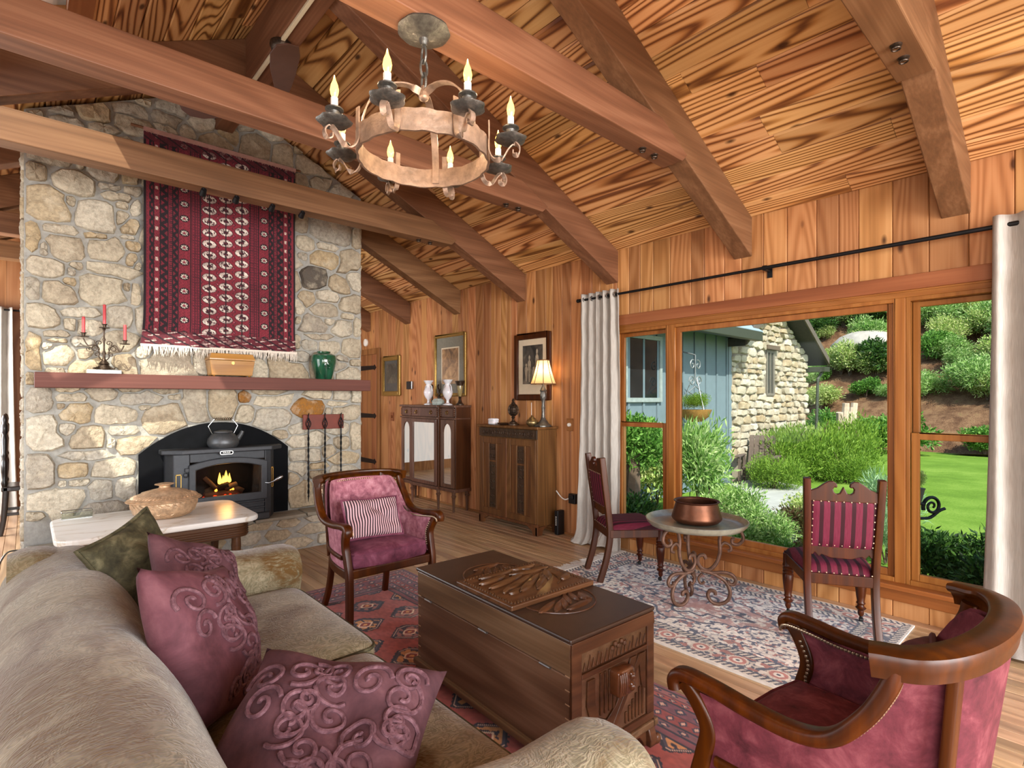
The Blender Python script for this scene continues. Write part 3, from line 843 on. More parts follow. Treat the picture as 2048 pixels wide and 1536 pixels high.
bx = thing('wooden_box', 'honey coloured satinwood tea caddy with brass lock on the mantel', 'box', (1.32, 5.16, 1.592))
def taper(mb, w0, d0, z0, w1, d1, z1):
    v = [(-w0, -d0, z0), (w0, -d0, z0), (w0, d0, z0), (-w0, d0, z0), (-w1, -d1, z1), (w1, -d1, z1), (w1, d1, z1), (-w1, d1, z1)]
    return mb.add(v, [(0, 3, 2, 1), (4, 5, 6, 7), (0, 1, 5, 4), (1, 2, 6, 5), (2, 3, 7, 6), (3, 0, 4, 7)])
taper(MB(), .160, .075, .012, .178, .088, .14).build('body', M['satin'], bx, bevel=.002)
ld = taper(MB(), .181, .09, .143, .181, .09, .155)
taper(ld, .181, .09, .155, .165, .075, .20).build('lid', M['satin'], bx, bevel=.002)
MB().prism([(p[0], .118 + p[1]) for p in rrect(.024, .026, .49, 4)], 'y', -.094, -.086).build('lock_plate', M['brass'], bx)
for sx in (-1, 1):
    for sy in (-1, 1):
        MB().ball((sx * .14, sy * .058, .007), (.012, .012, .007)).build('bun_foot', M['satin'], bx, smooth=True)
vg = NT('green_glaze', rough=.12, coat=.6)
vgn = vg.noise(vg.vm('MULTIPLY', vg.obj(), (1.0, 1.0, .35)), 16, 4)
vg.set(color=vg.ramp(vgn, [(.3, '#0c2a1e'), (.55, '#1d5238'), (.8, '#2f5a58')]))
vs_ = thing('green_vase', 'dark green glazed pottery vase with shoulder rim on the mantel', 'vase', (2.158, 5.155, 1.592))
MB().lathe([(0, .006), (.072, .0), (.076, .012), (.098, .08), (.116, .16), (.118, .21), (.112, .225), (.112, .232), (.1, .243), (.07, .25), (.062, .258), (.064, .272), (.052, .272), (.05, .245), (0, .24)], 28).build('body', vg.mat, vs_, smooth=True)
em_ = MB()
for q in range(4):
    em_.tube([(.0 + p[0], -.119 + abs(p[0]) * .35, .135 + p[1]) for p in spiral(.018 * math.cos(q * PI / 2), .02 * math.sin(q * PI / 2), .018, 1, q, 1, 14)], .004, 5)
em_.build('flower_relief', vg.mat, vs_, smooth=True)

# ------------------------------------------------------------ rugs (pile coloured knot by knot on a fine mesh)
def rug_mesh(name, fn, nu, nv, colf, mat):
    u, v = np.meshgrid(np.linspace(0, 1, nu), np.linspace(0, 1, nv))
    P = fn(u, v)
    me = bpy.data.meshes.new(name)
    vs = np.stack(P, -1).reshape(-1, 3)
    i = np.arange(nu * nv).reshape(nv, nu)
    q = np.stack([i[:-1, :-1], i[:-1, 1:], i[1:, 1:], i[1:, :-1]], -1).reshape(-1, 4)
    me.vertices.add(len(vs)); me.vertices.foreach_set('co', vs.astype(np.float32).ravel())
    me.loops.add(q.size); me.loops.foreach_set('vertex_index', q.ravel().astype(np.int32))
    me.polygons.add(len(q)); me.polygons.foreach_set('loop_start', (np.arange(len(q)) * 4).astype(np.int32))
    me.update(calc_edges=True)
    c = np.ones((nu * nv, 4), np.float32); c[:, :3] = np.clip(colf(u, v), 0, 1).reshape(-1, 3)
    at = me.color_attributes.new('Col', 'FLOAT_COLOR', 'POINT'); at.data.foreach_set('color', c.ravel())
    me.materials.append(mat)
    me.polygons.foreach_set('use_smooth', [True] * len(q))
    return me
def L3(h): return np.array(lin(h)[:3])
def vnoise(u, v, f, seed=0):
    r = np.random.default_rng(seed); g = r.random((int(f * 4) + 3, int(f * 4) + 3))
    x, y = u * f, v * f
    x0, y0 = np.floor(x).astype(int), np.floor(y).astype(int)
    fx, fy = x - x0, y - y0
    fx = fx * fx * (3 - 2 * fx); fy = fy * fy * (3 - 2 * fy)
    k = g.shape[0]
    G = lambda a, b: g[a % k, b % k]
    return (G(x0, y0) * (1 - fx) + G(x0 + 1, y0) * fx) * (1 - fy) + (G(x0, y0 + 1) * (1 - fx) + G(x0 + 1, y0 + 1) * fx) * fy
class Paint:
    def __init__(s, base, shape):
        s.c = np.broadcast_to(L3(base), shape + (3,)).copy()
    def put(s, mask, col, a=1.0):
        m = (np.asarray(mask, float) * a)[..., None]
        s.c = s.c * (1 - m) + L3(col) * m
RUGM = attr_mat('wool_pile')

def hang_col(u, v):
    x, y = u * 1.2, v * 1.75                                   # metres
    p = Paint('#7a2230', u.shape)
    e = np.minimum(u, 1 - u)
    p.put(e < .016, '#1a0e14')
    z = np.abs(((y * 14) % 1) - .5)
    for e0, e1 in ((.03, .05), (.10, .135), (.17, .195)):
        b = (e > e0) & (e < e1)
        p.put(b & (np.abs((e - e0) / (e1 - e0) - z * 2) < .45), '#1d1118')
    for e0 in (.055, .095, .14, .165, .2, .275, .335):
        p.put(np.abs(e - e0) < .004, '#1d1118')
    b = (e > .06) & (e < .09); cy = ((y * 12) % 1) - .5
    p.put(b & (np.abs(cy) < .16) & (np.abs(e - .075) < .008), '#c9b4a6')
    b = (e > .145) & (e < .163); p.put(b & (((y * 60) % 1) > .5), '#3a1620')
    h_ = (((x * 85) % 1) < .38) & (((y * 38 + np.floor(x * 85) * .37) % 1) < .6) & (e > .02)
    p.put(h_ & (e < .335), '#2c0f18', .6)
    p.put((e > .335) & (((x * 62 + y * 62) % 1) < .2) & (((x * 62 - y * 62) % 1) < .3), '#3a1420', .7)
    # medallion column
    cy = (((y * 8.2) % 1) - .5) / 8.2; cx = (e - .236) * 1.2; r = np.hypot(cx / .036, cy / .03)
    p.put(r < 1, '#241019'); p.put((r < .7) & (((np.arctan2(cy, cx) * 4 / PI) % 1) > .45), '#d8cabb'); p.put(r < .3, '#7d2436')
    b = (e > .285) & (e < .33); p.put(b & ((((x * 55) % 1) > .55) | (((y * 45) % 1) > .72)), '#4a1522')
    # field of guls
    f = e > .34
    cx = ((u - .5) / .108 + .5) % 1 - .5; k = np.floor((u - .5) / .108 + .5)
    ph = (y * 10.4 + k * .33) % 1
    cy = (ph - .5) / 10.4; gx = cx * .108 * 1.2
    r = np.hypot(gx / .052, cy / .031)
    s = np.abs(u - .5) < .165
    p.put(f & s & (r < 1.12), '#2a1018'); p.put(f & s & (r < 1.0), '#d9ccc0')
    q = (gx * cy > 0)
    p.put(f & s & (r < 1.0) & q & (r > .25), '#b9a89e')
    p.put(f & s & (r < .9) & (vnoise(u, v, 150, 3) > .66), '#3a1a22')
    p.put(f & s & (r < .42), '#241019'); p.put(f & s & (r < .2), '#8c2a3c')
    p.put(f & s & (np.abs(gx) < .003), '#241019')
    d = np.abs(np.abs(cx) - .5) * .13 / .016 + np.abs(np.abs(ph - .5) - .5) / 10.4 / .014
    p.put(f & s & (d < 1), '#3a1420'); p.put(f & s & (d < .4), '#c06070')
    # skirts at either end
    sk_ = (v > .93) | (v < .05)
    p.put(sk_, '#5a1a26', .8)
    p.put(sk_ & (((x * 5 + y * 22) % 1) < .16) & (((y * 40) % 1) > .3) & (v > .5), '#cdb7ac')
    p.put(sk_ & (((x * 9 - y * 16) % 1) < .22), '#26101a')
    n = vnoise(u, v, 7, 5)[..., None] * .35 + vnoise(u, v, 160, 8)[..., None] * .4 + .62
    return p.c * n
hang = thing('wall_rug', 'crimson patterned tribal rug hanging on the stone chimney above the mantel', 'rug', (1.29, 5.215, 1.838))
def hang_pos(u, v):
    z = (1 - v) * 1.746
    t = np.clip(1 - z / .3, 0, 1)
    x = -.595 + u * 1.205 - t * t * .028 * (1 - u)
    y = -.012 + .006 * np.sin(u * 14) * (.3 + v) + .004 * np.sin(v * 9 + u * 5) - .03 * t * t
    return x, y, z
me = rug_mesh('pile', hang_pos, 250, 360, hang_col, RUGM)
o = bpy.data.objects.new('pile', me); COL.objects.link(o); o.parent = hang
md = o.modifiers.new('s', 'SOLIDIFY'); md.thickness = .008; md.offset = 1
fm = plain('cotton_fringe', '#d5cbbd', .9, var=.12, nscale=60)
fg = MB()
for k in range(190):
    u = k / 189
    x = -.62 + u * 1.23; l = random.uniform(.05, .095); s = random.gauss(0, .012)
    fg.tube([(x, -.045, .004), (x + s * .5, -.05, -l * .5), (x + s, -.045 + random.gauss(0, .006), -l)], [.004, .0035, .0015], 4)
fg.box(-.622, .612, -.05, -.04, -.012, .006)
fg.build('fringe', fm, hang)
tf = MB()
for k in range(150):
    x = -.585 + k / 149 * 1.19; l = random.uniform(.02, .04)
    tf.tube([(x, -.012, 1.75), (x + random.gauss(0, .004), -.026, 1.75 - l)], [.004, .002], 4)
tf.box(-.597, .612, -.024, -.008, 1.725, 1.756)
tf.build('folded_top_fringe', plain('dusty_pink_fringe', '#b48a80', .9), hang)
MB().tube([(-.68, 0.0, 1.752), (.66, 0.0, 1.752)], .012, 8).build('hanging_pole', M['beam'], hang)

def red_col(u, v):
    X, Y = u * 1.94, v * 3.37
    p = Paint('#90443c', u.shape)
    e = np.minimum(np.minimum(X, 1.94 - X), np.minimum(Y, 3.37 - Y))
    along = np.where((np.minimum(X, 1.94 - X) < np.minimum(Y, 3.37 - Y)), Y, X)
    gx = X / .30; gy = Y / .27
    row = np.floor(gy)
    px = (gx + .5 * (row % 2)) % 1 - .5; py = gy % 1 - .5
    col = np.floor(gx + .5 * (row % 2))
    alt = ((row + col) % 2) > .5
    r = np.abs(px) * 1.15 + np.abs(py) * 1.0
    r = np.maximum(r, np.maximum(np.abs(px) * 1.25, np.abs(py) * 1.35))
    tooth = .03 * (((np.arctan2(py, px) * 10 / PI) % 1) > .5)
    p.put(r < .50 + tooth, '#23202c'); p.put(r < .45, '#b99a86'); p.put((r < .435), '#3a3440')
    p.put((r < .38) & alt, '#b07a4a'); p.put((r < .38) & ~alt, '#8c5a52')
    p.put((r < .38) & (vnoise(u, v, 120, 4) > .6), '#2a2430')
    p.put((r < .2), '#c9ad92'); p.put(r < .15, '#7a3028'); p.put(r < .06, '#c08a50')
    b = e < .34
    p.put(b, '#6d3a40')
    for k, e0 in enumerate((.02, .06, .10, .17, .24, .29, .33)):
        p.put(b & (np.abs(e - e0) < .006), '#20202c')
    for k, (e0, e1, c) in enumerate(((.025, .055, '#7c4a4a'), (.065, .095, '#8a4038'), (.105, .165, '#643a44'), (.175, .235, '#7a3430'), (.245, .285, '#6a4448'))):
        bb = (e > e0) & (e < e1)
        p.put(bb, c)
        q = (along * (16 if k % 2 else 11)) % 1 - .5
        w_ = (e - (e0 + e1) / 2) / (e1 - e0)
        d = np.abs(q) * 1.2 + np.abs(w_) * 1.0
        p.put(bb & (d < .42), '#26283a'); p.put(bb & (d < .2), '#b08a78')
    n = vnoise(u, v, 5, 9)[..., None] * .45 + vnoise(u, v, 150, 2)[..., None] * .5 + .58
    return p.c * n * 1.3
rr_ = thing('red_rug', 'red tribal wool rug with octagon medallions under the carved chest', 'rug', (.345, .5, .0))
me = rug_mesh('pile', lambda u, v: (u * 1.94, v * 3.37, .011 + .0015 * np.sin(u * 40) * np.sin(v * 60)), 320, 540, red_col, RUGM)
o = bpy.data.objects.new('pile', me); COL.objects.link(o); o.parent = rr_
MB().box(0, 1.94, 0, 3.37, .001, .009).build('rug_backing', plain('rug_edge', '#4a3036', .9), rr_)

def cream_col(u, v):
    X, Y = u * 1.36, v * 2.16
    p = Paint('#d8d2c7', u.shape)
    ex = np.minimum(X, 1.36 - X); ey = np.minimum(Y, 2.16 - Y); e = np.minimum(ex, ey)
    along = np.where(ex < ey, Y, X)
    n1 = vnoise(u, v * 1.6, 52, 1); n2 = vnoise(u, v * 1.6, 56, 2); n3 = vnoise(u, v * 1.6, 60, 6)
    vine = np.abs(np.sin(X * 52 + 3 * np.sin(Y * 31)) + np.sin(Y * 47 + 2.5 * np.sin(X * 39)))
    f = e > .24
    p.put(f & (vine < .22), '#6c6f7e', .7); p.put(f & (n1 > .7), '#a87870'); p.put(f & (n2 > .74), '#4a5266'); p.put(f & (n3 > .78), '#e6e0d6'); p.put(f & (n3 < .2), '#55566a')
    dx, dy = (X - .68) / .34, (Y - 1.08) / .62
    md_ = np.abs(dx) + np.abs(dy) + .07 * np.sin(np.arctan2(dy, dx) * 12)
    p.put(f & (np.abs(md_ - 1) < .03), '#3a4056'); p.put(f & (md_ < .97) & (n1 > .45), '#b08c84', .75); p.put(f & (np.abs(md_ - .6) < .04), '#2f364c'); p.put(f & (md_ < .3), '#9c6a62', .8)
    cd_ = np.minimum(X, 1.36 - X) / .36 + np.minimum(Y, 2.16 - Y) / .52
    p.put(f & (cd_ < 1.25) & (n2 > .36), '#a9756c', .8); p.put(f & (np.abs(cd_ - 1.27) < .03), '#3a4056')
    b = e <= .24
    p.put(b, '#4a5060')
    bb = (e > .055) & (e < .185)
    q = (along / .21) % 1 - .5; w_ = (e - .12) / .13
    d = np.hypot(q * 1.5, w_)
    p.put(bb & (vine < .3), '#b9b2a6'); p.put(bb & (n1 > .62), '#9c6a62'); p.put(bb & (n2 > .68), '#d4ccc0')
    p.put(bb & (d < .4), '#cdc2b4'); p.put(bb & (d < .32), '#b0746a'); p.put(bb & (d < .18), '#d8d0c4'); p.put(bb & (d < .08), '#3b4254')
    for e0, e1 in ((.012, .048), (.19, .228)):
        m = (e > e0) & (e < e1); p.put(m, '#c9c1b2')
        p.put(m & (((along * 30) % 1 + (e - e0) * 18) % 1 > .55), '#343a4c')
    p.put(e < .01, '#ddd8cd')
    n = vnoise(u, v, 6, 9)[..., None] * .25 + vnoise(u, v, 170, 2)[..., None] * .4 + .72
    return p.c * n
cr = thing('cream_rug', 'ivory floral oriental rug with navy border along the window wall', 'rug', (2.69, .80, 0))
me = rug_mesh('pile', lambda u, v: (u * 1.36, v * 2.16, .010 + .001 * np.sin(u * 30) * np.sin(v * 50)), 300, 470, cream_col, RUGM)
o = bpy.data.objects.new('pile', me); COL.objects.link(o); o.parent = cr
wf = plain('white_fringe', '#e0dcd4', .9)
MB().box(-.012, 1.36, -.0, 2.16, .001, .009).build('rug_binding', wf, cr)
fg = MB()
for k in range(170):
    x = k / 169 * 1.37; l = random.uniform(.09, .14)
    fg.tube([(x, 2.155, .008), (x + random.gauss(0, .006), 2.16 + l * .5, .006), (x + random.gauss(0, .016), 2.16 + l, .004)], [.005, .004, .002], 4)
fg.build('fringe', wf, cr)
# ------------------------------------------------------------ furniture helpers
def W(mb, name, mat, root, parent=None, **k):
    """a part given in world coordinates, stored in the frame of its thing"""
    m = (Matrix.Translation(root.location) @ root.rotation_euler.to_matrix().to_4x4()).inverted()
    mb.v = [tuple(m @ Vector(p)) for p in mb.v]
    return mb.build(name, mat, parent or root, **k)
def sbox(mb, c, h, e=.3, e2=.3, nu=40, nv=16, puff=0.0):
    """rounded cushion block"""
    sg = lambda v, p: math.copysign(abs(v) ** p, v)
    def fn(u, v):
        a = 2 * PI * u; t = PI * (v - .5)
        x, y, z = sg(math.cos(t), e2) * sg(math.cos(a), e), sg(math.cos(t), e2) * sg(math.sin(a), e), sg(math.sin(t), e2)
        p = puff * max(0, 1 - x ** 4) * max(0, 1 - y ** 4) * (1 if z > 0 else .2)
        return (c[0] + h[0] * x, c[1] + h[1] * y, c[2] + h[2] * z + p * (1 if z > 0 else -1))
    return mb.grid(fn, nu, nv, wrapu=True)
def damask(name, c1, c2, c3, rust):
    t = NT(name, rough=.85, sheen=.3, sheenr=.4, spec=.2)
    o = t.obj()
    big = t.noise(o, 2.3, 3, .55, .6)
    sw = t.noise(o, 11, 2.5, .5, 2.2)
    ln = t.m('SINE', t.m('MULTIPLY', sw, 46))
    st = t.noise(t.vm('MULTIPLY', o, (1.0, 9.0, 1.0)), 24, 3, .6)
    f = t.m('ADD', t.m('MULTIPLY', ln, .07), t.m('ADD', t.m('MULTIPLY', st, .5), t.m('MULTIPLY', big, .4)))
    c = t.ramp(f, [(.25, c1), (.48, c2), (.68, c3)])
    c = t.mix(t.m('MULTIPLY', t.ramp(t.noise(o, 3.1, 4, .6, .8), [(.44, 0.0), (.58, 1.0)]), t.ramp(st, [(.36, .0), (.52, 1.0)])), c, rust)
    t.set(color=c, normal=t.bump(t.m('ADD', t.m('MULTIPLY', ln, .25), st), .34, .006))
    return t.mat
M['sofa'] = damask('olive_damask', '#5f583f', '#8b8168', '#aca28a', '#5e4523')
M['olivev'] = velvet('olive_crushed_velvet', '#26241a', '#47432f', '#6f694f', 16)
M['mauve'] = velvet('mauve_velvet', '#351e23', '#523338', '#6b484c', 6)
M['mauver'] = velvet('rose_velvet', '#3a1d22', '#59333a', '#72494e', 6)
M['mauvet'] = velvet('mauve_stitching', '#3c2328', '#5d3d43', '#74545a', 60)
M['pink'] = velvet('pink_velvet', '#774350', '#a46874', '#c28e97', 22)
M['plum'] = velvet('plum_velvet', '#481f2d', '#6e384a', '#8b5566', 9)
M['crim'] = velvet('crimson_velvet', '#3e151c', '#5f2730', '#7b4147', 14)
M['nail'] = plain('nailhead', '#b9a48a', .3, .9, var=.1)

# ------------------------------------------------------------ sofa
sofa = thing('sofa', 'olive damask rolled-arm sofa with two seat cushions at the left', 'sofa', (.5, 1.9, 0))
bp = [(.42, .14), (.37, .46), (.32, .60), (.265, .70), (.20, .765), (.12, .785), (.03, .77), (-.045, .725), (-.085, .655), (-.08, .58), (-.04, .53), (-.02, .40), (-.02, .10), (.2, .08)]
def bfun(u, v):
    p = smooth_bp[int(round(u * (len(smooth_bp))))% len(smooth_bp)]
    y = .76 + v * 2.22
    e = min(1, min(v, 1 - v) / .04); k = .94 + .06 * math.sqrt(e)
    sag = .012 * math.sin(v * 7) + .006 * math.sin(v * 19)
    return (.18 + (p[0] - .18) * k, y, .4 + (p[1] - .4) * k + (sag if p[1] > .6 else 0))
smooth_bp = [tuple(q)[:2] for q in smooth_path([(a, b_, 0) for a, b_ in bp + [bp[0]]], 4)][:-1]
W(MB().grid(bfun, len(smooth_bp), 40, wrapu=True), 'back', M['sofa'], sofa, smooth='all')
for s in (0, 1):
    yc = 2.90 if s else .79
    def afun(u, v):
        a = 2 * PI * u
        x = -.06 + v * 1.11
        top = .80 - .165 * min(1, max(0, (x - .05) / .75)) ** .8
        zz = math.sin(a); yy = math.cos(a)
        w_ = .145 if zz > 0 else .118
        e = min(1, min(v, 1 - v) / .05); k = .86 + .14 * math.sqrt(e)
        z = top - .13 + .13 * zz * k if zz > 0 else .10 + (top - .23) * (1 + zz)
        return (x, yc + math.copysign(abs(yy) ** .7, yy) * w_ * k, z)
    am = MB().grid(afun, 36, 30, wrapu=True)
    n0 = 36
    am.add([afun(i / 36, 1) for i in range(36)], [tuple(range(36))]); am.add([afun(i / 36, 0) for i in range(36)], [tuple(range(36))])
    W(am, 'arm', M['sofa'], sofa, smooth=60)
W(MB().box(.02, .955, .9, 2.82, .09, .30), 'base', M['sofa'], sofa, bevel=.02)
for y0, y1, cx_, hx_ in ((1.895, 2.77, .675, .345), (.93, 1.89, .65, .318)):
    cu = W(sbox(MB(), (cx_, (y0 + y1) / 2, .385), (hx_, (y1 - y0) / 2, .082), .14, .30, 64, 20, .022), 'seat_cushion', M['sofa'], sofa, smooth='all')
    pts = []
    for k in range(60):
        a = 2 * PI * k / 60
        g = lambda v: math.copysign(abs(v) ** .14, v)
        pts.append((cx_ + (hx_ - .003) * g(math.cos(a)), (y0 + y1) / 2 + ((y1 - y0) / 2 - .003) * g(math.sin(a)), .440))
    W(MB().tube(pts, .007, 6, closed=True), 'piping', M['olivev'], sofa, cu, smooth=True)
for x in (.06, .95):
    for y in (.78, 2.92):
        W(MB().lathe([(.02, 0.012), (.03, .05), (.035, .1)], 10, (x, y, 0)), 'foot', M['mahog'], sofa, smooth=True)

def pillow(name, label, c, n, up, size, thick, mat, emb=None, asp=1.0, seed=0, group=None, emat=None, piping=None, k_pinch=.10):
    n = Vector(n).normalized(); up = Vector(up); up = (up - n * up.dot(n)).normalized(); sd_ = up.cross(n)
    m = Matrix((sd_, up, n)).transposed()
    t = thing(name, label, 'pillow', c, 0, group)
    t.rotation_euler = m.to_euler()
    r = random.Random(seed)
    ph = [r.uniform(0, 6) for _ in range(6)]
    def surf(u, v, s=1):
        x = size * u * (1 - k_pinch * (1 - v * v)); y = size * asp * v * (1 - k_pinch * (1 - u * u))
        h = thick * (max(0, 1 - u * u) * max(0, 1 - v * v)) ** .42
        w_ = .012 * math.sin(5 * u + ph[0] + 2 * v) * (1 - u * u) + .010 * math.sin(6 * v - 3 * u + ph[1]) * (1 - v * v) - .018 * math.exp(-((u * .8 + v * .6 - .3) / .12) ** 2) * (1 - u * u) * (1 - v * v)
        return Vector((x, y, s * h + (w_ * min(1, h / thick * 2) if s > 0 else 0)))
    mb = MB()
    for s in (1, -1):
        mb.grid(lambda a, b_: surf(2 * a - 1, 2 * b_ - 1, s), 30, 30)
    mb.build('cover', mat, t, smooth='all')
    if piping:
        q = [surf(-1 + 2 * k / 20, -1) for k in range(20)] + [surf(1, -1 + 2 * k / 20) for k in range(20)] + [surf(1 - 2 * k / 20, 1) for k in range(20)] + [surf(-1, 1 - 2 * k / 20) for k in range(20)]
        MB().tube(q, .008, 6, closed=True).build('piping', piping, t, smooth=True)
    if emb:
        e = MB()
        for (cx, cy, r0, turns, a0, dr_) in emb:
            pts = spiral(cx, cy, r0, turns, R(a0), dr_, 30, .12)
            for rad, off in ((.0058, 0), (.0035, .035)):
                q = [surf(max(-.97, min(.97, cx + (x - cx) * (1 - off * 2))), max(-.97, min(.97, cy + (y - cy) * (1 - off * 2)))) + Vector((0, 0, .002)) for x, y in pts]
                e.tube(q, rad, 6)
        e.build('embroidery', emat or M['mauvet'], t, smooth=True)
    return t
EM = []
for k in range(5):
    a = -.72 + k * .36
    EM += [(a, .45 + .1 * (k % 2), .22, 1.5, 200 + 60 * k, 1 if k % 2 else -1), (a + .1, .12 - .15 * (k % 2), .20, 1.4, 20 + 70 * k, -1 if k % 2 else 1)]
_r = random.Random(4)
for k in range(18):
    EM.append((-.35 + 1.2 * _r.random(), -.85 + 1.6 * _r.random(), _r.uniform(.12, .2), _r.uniform(1.1, 1.7), _r.uniform(0, 360), _r.choice((-1, 1))))
EM += [(.5, -.3, .24, 1.6, 90, 1), (.15, -.45, .2, 1.5, 0, -1), (.62, -.68, .16, 1.2, 45, 1), (.75, .2, .16, 1.2, 45, 1)]
pillow('olive_pillow', 'dark olive crushed velvet pillow tucked in the far corner of the sofa', (.34, 2.62, .72), (.62, -.70, .42), (-.45, .1, 1), .19, .075, M['olivev'], piping=M['olivev'], seed=1)
pillow('mauve_pillow', 'mauve embroidered pillow leaning on the dark olive pillow', (.50, 2.33, .66), (.66, -.56, .52), (.15, .55, 1), .22, .085, M['mauve'], EM, seed=2)
pillow('mauve_pillow', 'rose-mauve embroidered pillow in the middle of the sofa back', (.40, 1.80, .68), (.78, -.50, .42), (-.2, .5, .85), .235, .10, M['mauver'], EM, seed=3)
pillow('mauve_pillow', 'large mauve embroidered pillow nearest the camera on the sofa', (.50, 1.22, .585), (-.22, -.36, .88), (.66, .60, .48), .25, .11, M['mauve'], EM, seed=5)

# ------------------------------------------------------------ carved chest
ch = thing('carved_chest', 'long carved camphor-wood chest used as a coffee table', 'chest', (1.662, 1.772, 0), R(-2.2))
LY, LX = .525, .237
MB().box(-LX, LX, -LY, LY, .10, .425).build('body', M['chestw'], ch, bevel=.004)
MB().box(-LX - .001, LX + .001, -LY - .001, LY + .001, .428, .545).build('lid', M['chestw'], ch, bevel=.004)
MB().box(-LX - .008, LX + .008, -LY - .008, LY + .008, .545, .562).build('lid_top', M['chestd'], ch, bevel=.006)
bs = MB()
for (x0, x1, y0, y1) in ((-LX - .018, -LX + .02, -LY - .018, LY + .018), (LX - .02, LX + .018, -LY - .018, LY + .018), (-LX, LX, -LY - .018, -LY + .02), (-LX, LX, LY - .02, LY + .018)):
    bs.box(x0, x1, y0, y1, .085, .115)
bs.build('base_moulding', M['chestw'], ch, bevel=.006)
for sx in (-1, 1):
    for sy in (-1, 1):
        f = MB().prism([(sx * (LX + .01), .088), (sx * (LX - .16), .088), (sx * (LX - .14), .065), (sx * (LX - .08), .06), (sx * (LX - .055), .03), (sx * (LX - .05), .012), (sx * (LX + .022), .012), (sx * (LX + .028), .04)], 'y', sy * LY, sy * (LY - .05))
        f.prism([(sy * (LY + .01), .088), (sy * (LY - .2), .088), (sy * (LY - .17), .065), (sy * (LY - .1), .06), (sy * (LY - .055), .03), (sy * (LY - .05), .012), (sy * (LY + .02), .012), (sy * (LY + .026), .04)], 'x', sx * LX, sx * (LX - .04))
        for q in (-1, 0, 1):
            f.ball((sx * (LX + .012 - .0 * q), sy * (LY + .012) + q * .022 * sy - .02 * sy, .030), (.022, .014, .022), 8, 6)
        f.build('claw_foot', M['chestc'], ch, smooth=40, bevel=.004)
def leaf(mb, cx, cy, z, L, w_, a, h=.006):
    n = 10
    ca, sa = math.cos(a), math.sin(a)
    vs = []
    for k in range(n + 1):
        t = k / n; x = -L / 2 + L * t; ww = w_ / 2 * math.sin(PI * t) ** .7
        for (yy, hh) in ((-ww, 0), (-ww * .55, h * .8), (0, h * (.5 + .5 * math.sin(PI * t))), (ww * .7, h), (ww, 0)):
            vs.append((cx + x * ca - yy * sa, cy + x * sa + yy * ca, z + hh))
    mb.add(vs, [(k * 5 + j, k * 5 + j + 1, k * 5 + 6 + j, k * 5 + 5 + j) for k in range(n) for j in range(4)])
    return mb
def carved_half(sy, y0):
    mb = MB()
    el = [(.165 * math.cos(a), y0 + sy * .17 * math.sin(a), .5625) for a in np.linspace(0, PI, 26)]
    mb.tube(el, .004, 6)
    for k in range(6):
        leaf(mb, -.10 + k * .042, y0 + sy * (.055 + .022 * math.sin(k * 1.3)), .562, .15 - .012 * k, .035, R(20 + 13 * k), .007)
    leaf(mb, .02, y0 + sy * .12, .562, .17, .035, R(6), .008); leaf(mb, .10, y0 + sy * .06, .562, .08, .05, R(60), .008)
    return mb
carved_half(-1, -.21).build('carved_oval', M['chestc'], ch, smooth=True)
carved_half(1, .18).build('carved_oval', M['chestc'], ch, smooth=True)
pn = MB().box(-LX - .004, LX + .004, -.21, .18, .562, .584).build('raised_panel', M['chestc'], ch, bevel=.005)
mb = MB()
for k in range(26):
    x = -LX + .03 + k * (2 * LX - .06) / 25
    for yy in (-.19, .16):
        leaf(mb, x, yy, .584, .024, .010, R(40), .004)
for k in range(20):
    yy = -.18 + k * .33 / 19
    for xx in (-LX + .02, LX - .02):
        leaf(mb, xx, yy, .584, .024, .010, R(50), .004)
mb.tube([(.06 + .10 * math.cos(a), -.01 + .13 * math.sin(a), .585) for a in np.linspace(-1.3, 1.9, 22)], .004, 6)
for (x, y, L, w_, a) in ((-.08, .02, .24, .035, 12), (-.05, -.03, .26, .04, 20), (-.01, -.06, .24, .045, 28), (.04, -.08, .2, .045, 36), (-.12, .07, .16, .03, 5), (-.14, -.06, .1, .03, 30), (-.13, -.10, .08, .03, 10), (.09, .06, .22, .03, -8), (.13, -.02, .14, .05, 50), (.17, -.1, .09, .04, 20), (-.06, .12, .2, .025, 0), (.1, .12, .15, .025, -4)):
    leaf(mb, x, y, .584, L, w_, R(a), .011)
mb.build('carving', M['chestc'], pn, smooth=True)
for y in (-.40, -.02, .42):
    MB().tube([(-LX - .004, y - .028, .4265), (-LX - .004, y + .028, .4265)], .0055, 8).build('hinge', M['steel'], ch, smooth=True)
dv = MB()
for k in range(9):
    z = .125 + k * .05
    for sy in (-1, 1):
        dv.box(-LX - .0008, -LX + .001, sy * (LY - .003), sy * (LY - .026), z, z + .004)
dv.build('dovetail_lines', plain('worn_joint', '#9c7a5c', .6), ch)
# carved near end
ye = -LY - .001
ep = MB()
for (x0, x1, z0, z1) in ((-LX, LX, .10, .145), (-LX, LX, .50, .545), (-LX, -LX + .05, .145, .5), (LX - .045, LX, .145, .5), (-LX + .05, LX - .045, .405, .424)):
    ep.box(x0, x1, ye - .008, ye + .004, z0, z1)
ep.build('end_frame', M['chestc'], ch, bevel=.003)
cv = MB()
for k in range(16):
    x = -LX + .06 + k * .023
    cv.prism([(x, .432), (x + .02, .432), (x + .01 + .006 * (k % 2), .462 + .02 * abs(math.sin(k * 1.7)))], 'y', ye - .006, ye + .002)
hull = [(-.155, .39), (-.16, .30), (-.13, .21), (-.08, .165), (-.02, .17), (.04, .23), (.09, .31), (.13, .40), (.09, .40), (.05, .32), (0, .25), (-.05, .215), (-.09, .235), (-.115, .30), (-.115, .39)]
cv.prism(hull, 'y', ye - .007, ye + .002)
cv.prism([(-.05, .145), (-.02, .145), (.17, .40), (.14, .40)], 'y', ye - .009, ye + .002)
